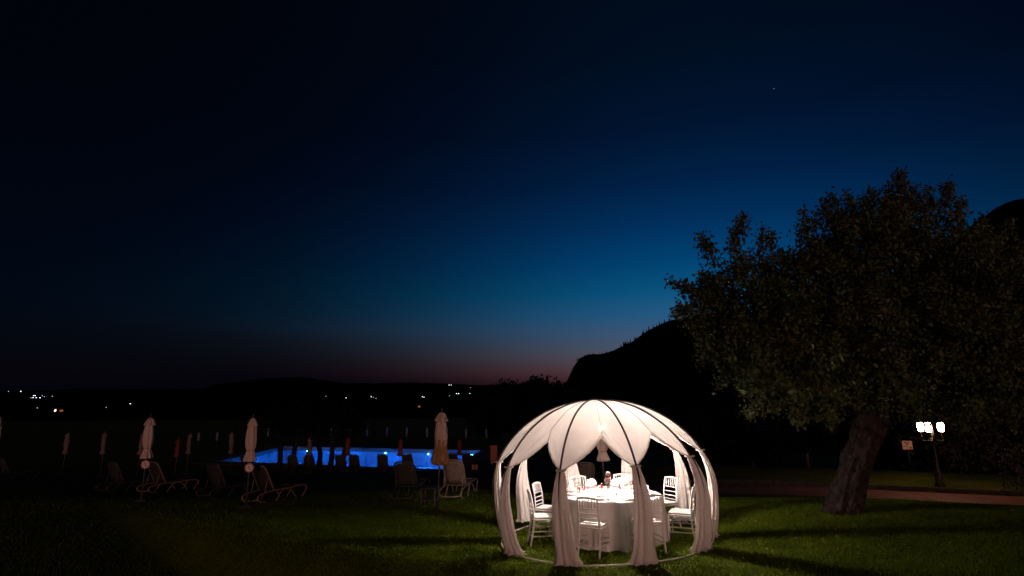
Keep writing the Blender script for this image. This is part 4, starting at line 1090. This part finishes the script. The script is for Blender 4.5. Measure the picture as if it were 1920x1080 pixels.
# ------------------------------------------------------------------ lights of the far town
TERR.append(BVHTree.FromPolygons([Vector(v) for v in gm.v], gm.f))
def make_bulb(r): return MB().lathe([(.001, -r), (r * .7, -r * .7), (r, 0), (r * .7, r * .7), (.001, r)], 10, caps=False)
LM = {}
for key, col, s in (('w', (.9, .95, 1.0), 4.5), ('f', (.8, .85, 1.0), 1.4), ('o', (1.0, .6, .35), 5), ('r', (1.0, .25, .06), .35)):
    LM[key] = emis('far_light_' + {'w': 'white', 'f': 'faint', 'o': 'warm', 'r': 'orange'}[key], col, s)
TL = [(16, 734, 'f'), (39, 734, 'w'), (63, 742, 'w'), (66, 742, 'w'), (68, 746, 'w'), (62, 746, 'w'), (58, 746, 'f'), (75, 746, 'w'), (79, 742, 'f'), (83, 744, 'f'), (98, 743, 'f'), (134, 731, 'f'), (70, 765, 'f'), (103, 771, 'o'), (104, 769, 'o'), (115, 771, 'r'), (199, 764, 'f'), (244, 757, 'w'),
      (555, 752, 'w'), (559, 750, 'f'), (563, 753, 'f'), (611, 743, 'f'), (649, 746, 'w'), (696, 744, 'w'), (700, 745, 'f'), (705, 747, 'f'), (792, 744, 'w'), (795, 745, 'w'), (786, 763, 'r'), (842, 722, 'w'), (846, 722, 'w'), (843, 742, 'f'), (856, 738, 'w'), (860, 738, 'w'), (881, 738, 'w'), (882, 727, 'f'), (915, 745, 'w'), (992, 723, 'w'), (978, 739, 'f')]
TLAB = {(16, 734): 'faint light nearest the left picture edge on the horizon', (39, 734): 'white light on the horizon left of the bright cluster', (63, 742): 'left half of the bright bar of light topping the far left cluster', (66, 742): 'right half of the bright bar of light topping the far left cluster',
 (68, 746): 'white light in the middle of the lower row of the far left cluster', (62, 746): 'white light second from left in the lower row of the far left cluster', (58, 746): 'faint light leftmost in the lower row of the far left cluster', (75, 746): 'bright white light at the right of the lower row of the far left cluster',
 (79, 742): 'faint light at the upper right of the far left cluster', (83, 744): 'faint light at the right tip of the far left cluster', (98, 743): 'faint single light a little right of the far left cluster', (134, 731): 'faint highest light on the horizon, right of the far left cluster', (70, 765): 'faint light straight below the far left cluster',
 (103, 771): 'warm bright light low in the valley at far left, lower of two touching', (104, 769): 'warm bright light low in the valley at far left, upper of two touching', (115, 771): 'dull orange glow just right of the warm valley light', (199, 764): 'faint valley light left of the far left tall parasol', (244, 757): 'small white light just above and left of the far left tall parasol',
 (555, 752): 'white light leftmost of three close ones right of the second tagged parasol', (559, 750): 'faint light topmost of three close ones right of the second tagged parasol', (563, 753): 'faint light rightmost of three close ones right of the second tagged parasol', (611, 743): 'faint single light above the dark trees by the pool', (649, 746): 'single white light between the pool trees and the group of three',
 (696, 744): 'white light at the left of the three above the pool', (700, 745): 'faint light in the middle of the three above the pool', (705, 747): 'faint light at the right of the three above the pool', (792, 744): 'left light of the bright pair beside the tallest parasol', (795, 745): 'right light of the bright pair beside the tallest parasol', (786, 763): 'dim orange light below the bright pair near the tallest parasol',
 (842, 722): 'left light of the highest pair on the skyline', (846, 722): 'right light of the highest pair on the skyline', (843, 742): 'faint light at the left of the row right of the tallest parasol', (856, 738): 'white light second in the row right of the tallest parasol', (860, 738): 'white light third in the row right of the tallest parasol', (881, 738): 'white light at the right end of the row right of the tallest parasol',
 (882, 727): 'faint light above the right end of the row right of the tallest parasol', (915, 745): 'single white light left of the dome below the small skyline tree', (992, 723): 'white light between the two round treetops on the skyline', (978, 739): 'faint light low between the skyline trees and the dome'}
for px, py, kk in TL:
    d = ray(px, py).normalized(); best = None
    for bv in TERR:
        h = bv.ray_cast(Vector((0, 0, EYE)), d)
        if h[0] is not None and (best is None or h[3] < best): best = h[3]
    if best is None: continue
    best = max(120, best - 12); P = Vector((0, 0, EYE)) + d * best
    r_ = best * (.00052 if kk in 'wo' else .00045)
    if kk == 'o': r_ = best * .0010
    if kk == 'r': r_ = best * .0022
    o = make_bulb(r_).build('town_light', LM[kk]); o.location = P
    if kk == 'o': lab = 'warm bright light low in the dark valley at far left'
    elif kk == 'r': lab = 'dull orange light low in the dark valley'
    elif px in (792, 795): lab = 'bright white light of the pair above the pool on the dark hills'
    elif 55 < px < 90 and py < 750: lab = 'white light in the bright cluster at the far left horizon'
    else: lab = 'pin prick of white light on the dark hills along the horizon'
    prop(o, TLAB.get((px, py), lab), 'light', 'lights of the far town')
d = ray(1451, 166).normalized(); o = make_bulb(5.5).build('star', emis('star_glow', (.7, .8, 1.0), .35)); o.location = Vector((0, 0, EYE)) + d * 9000
prop(o, 'single faint star high in the right half of the night sky', 'star')
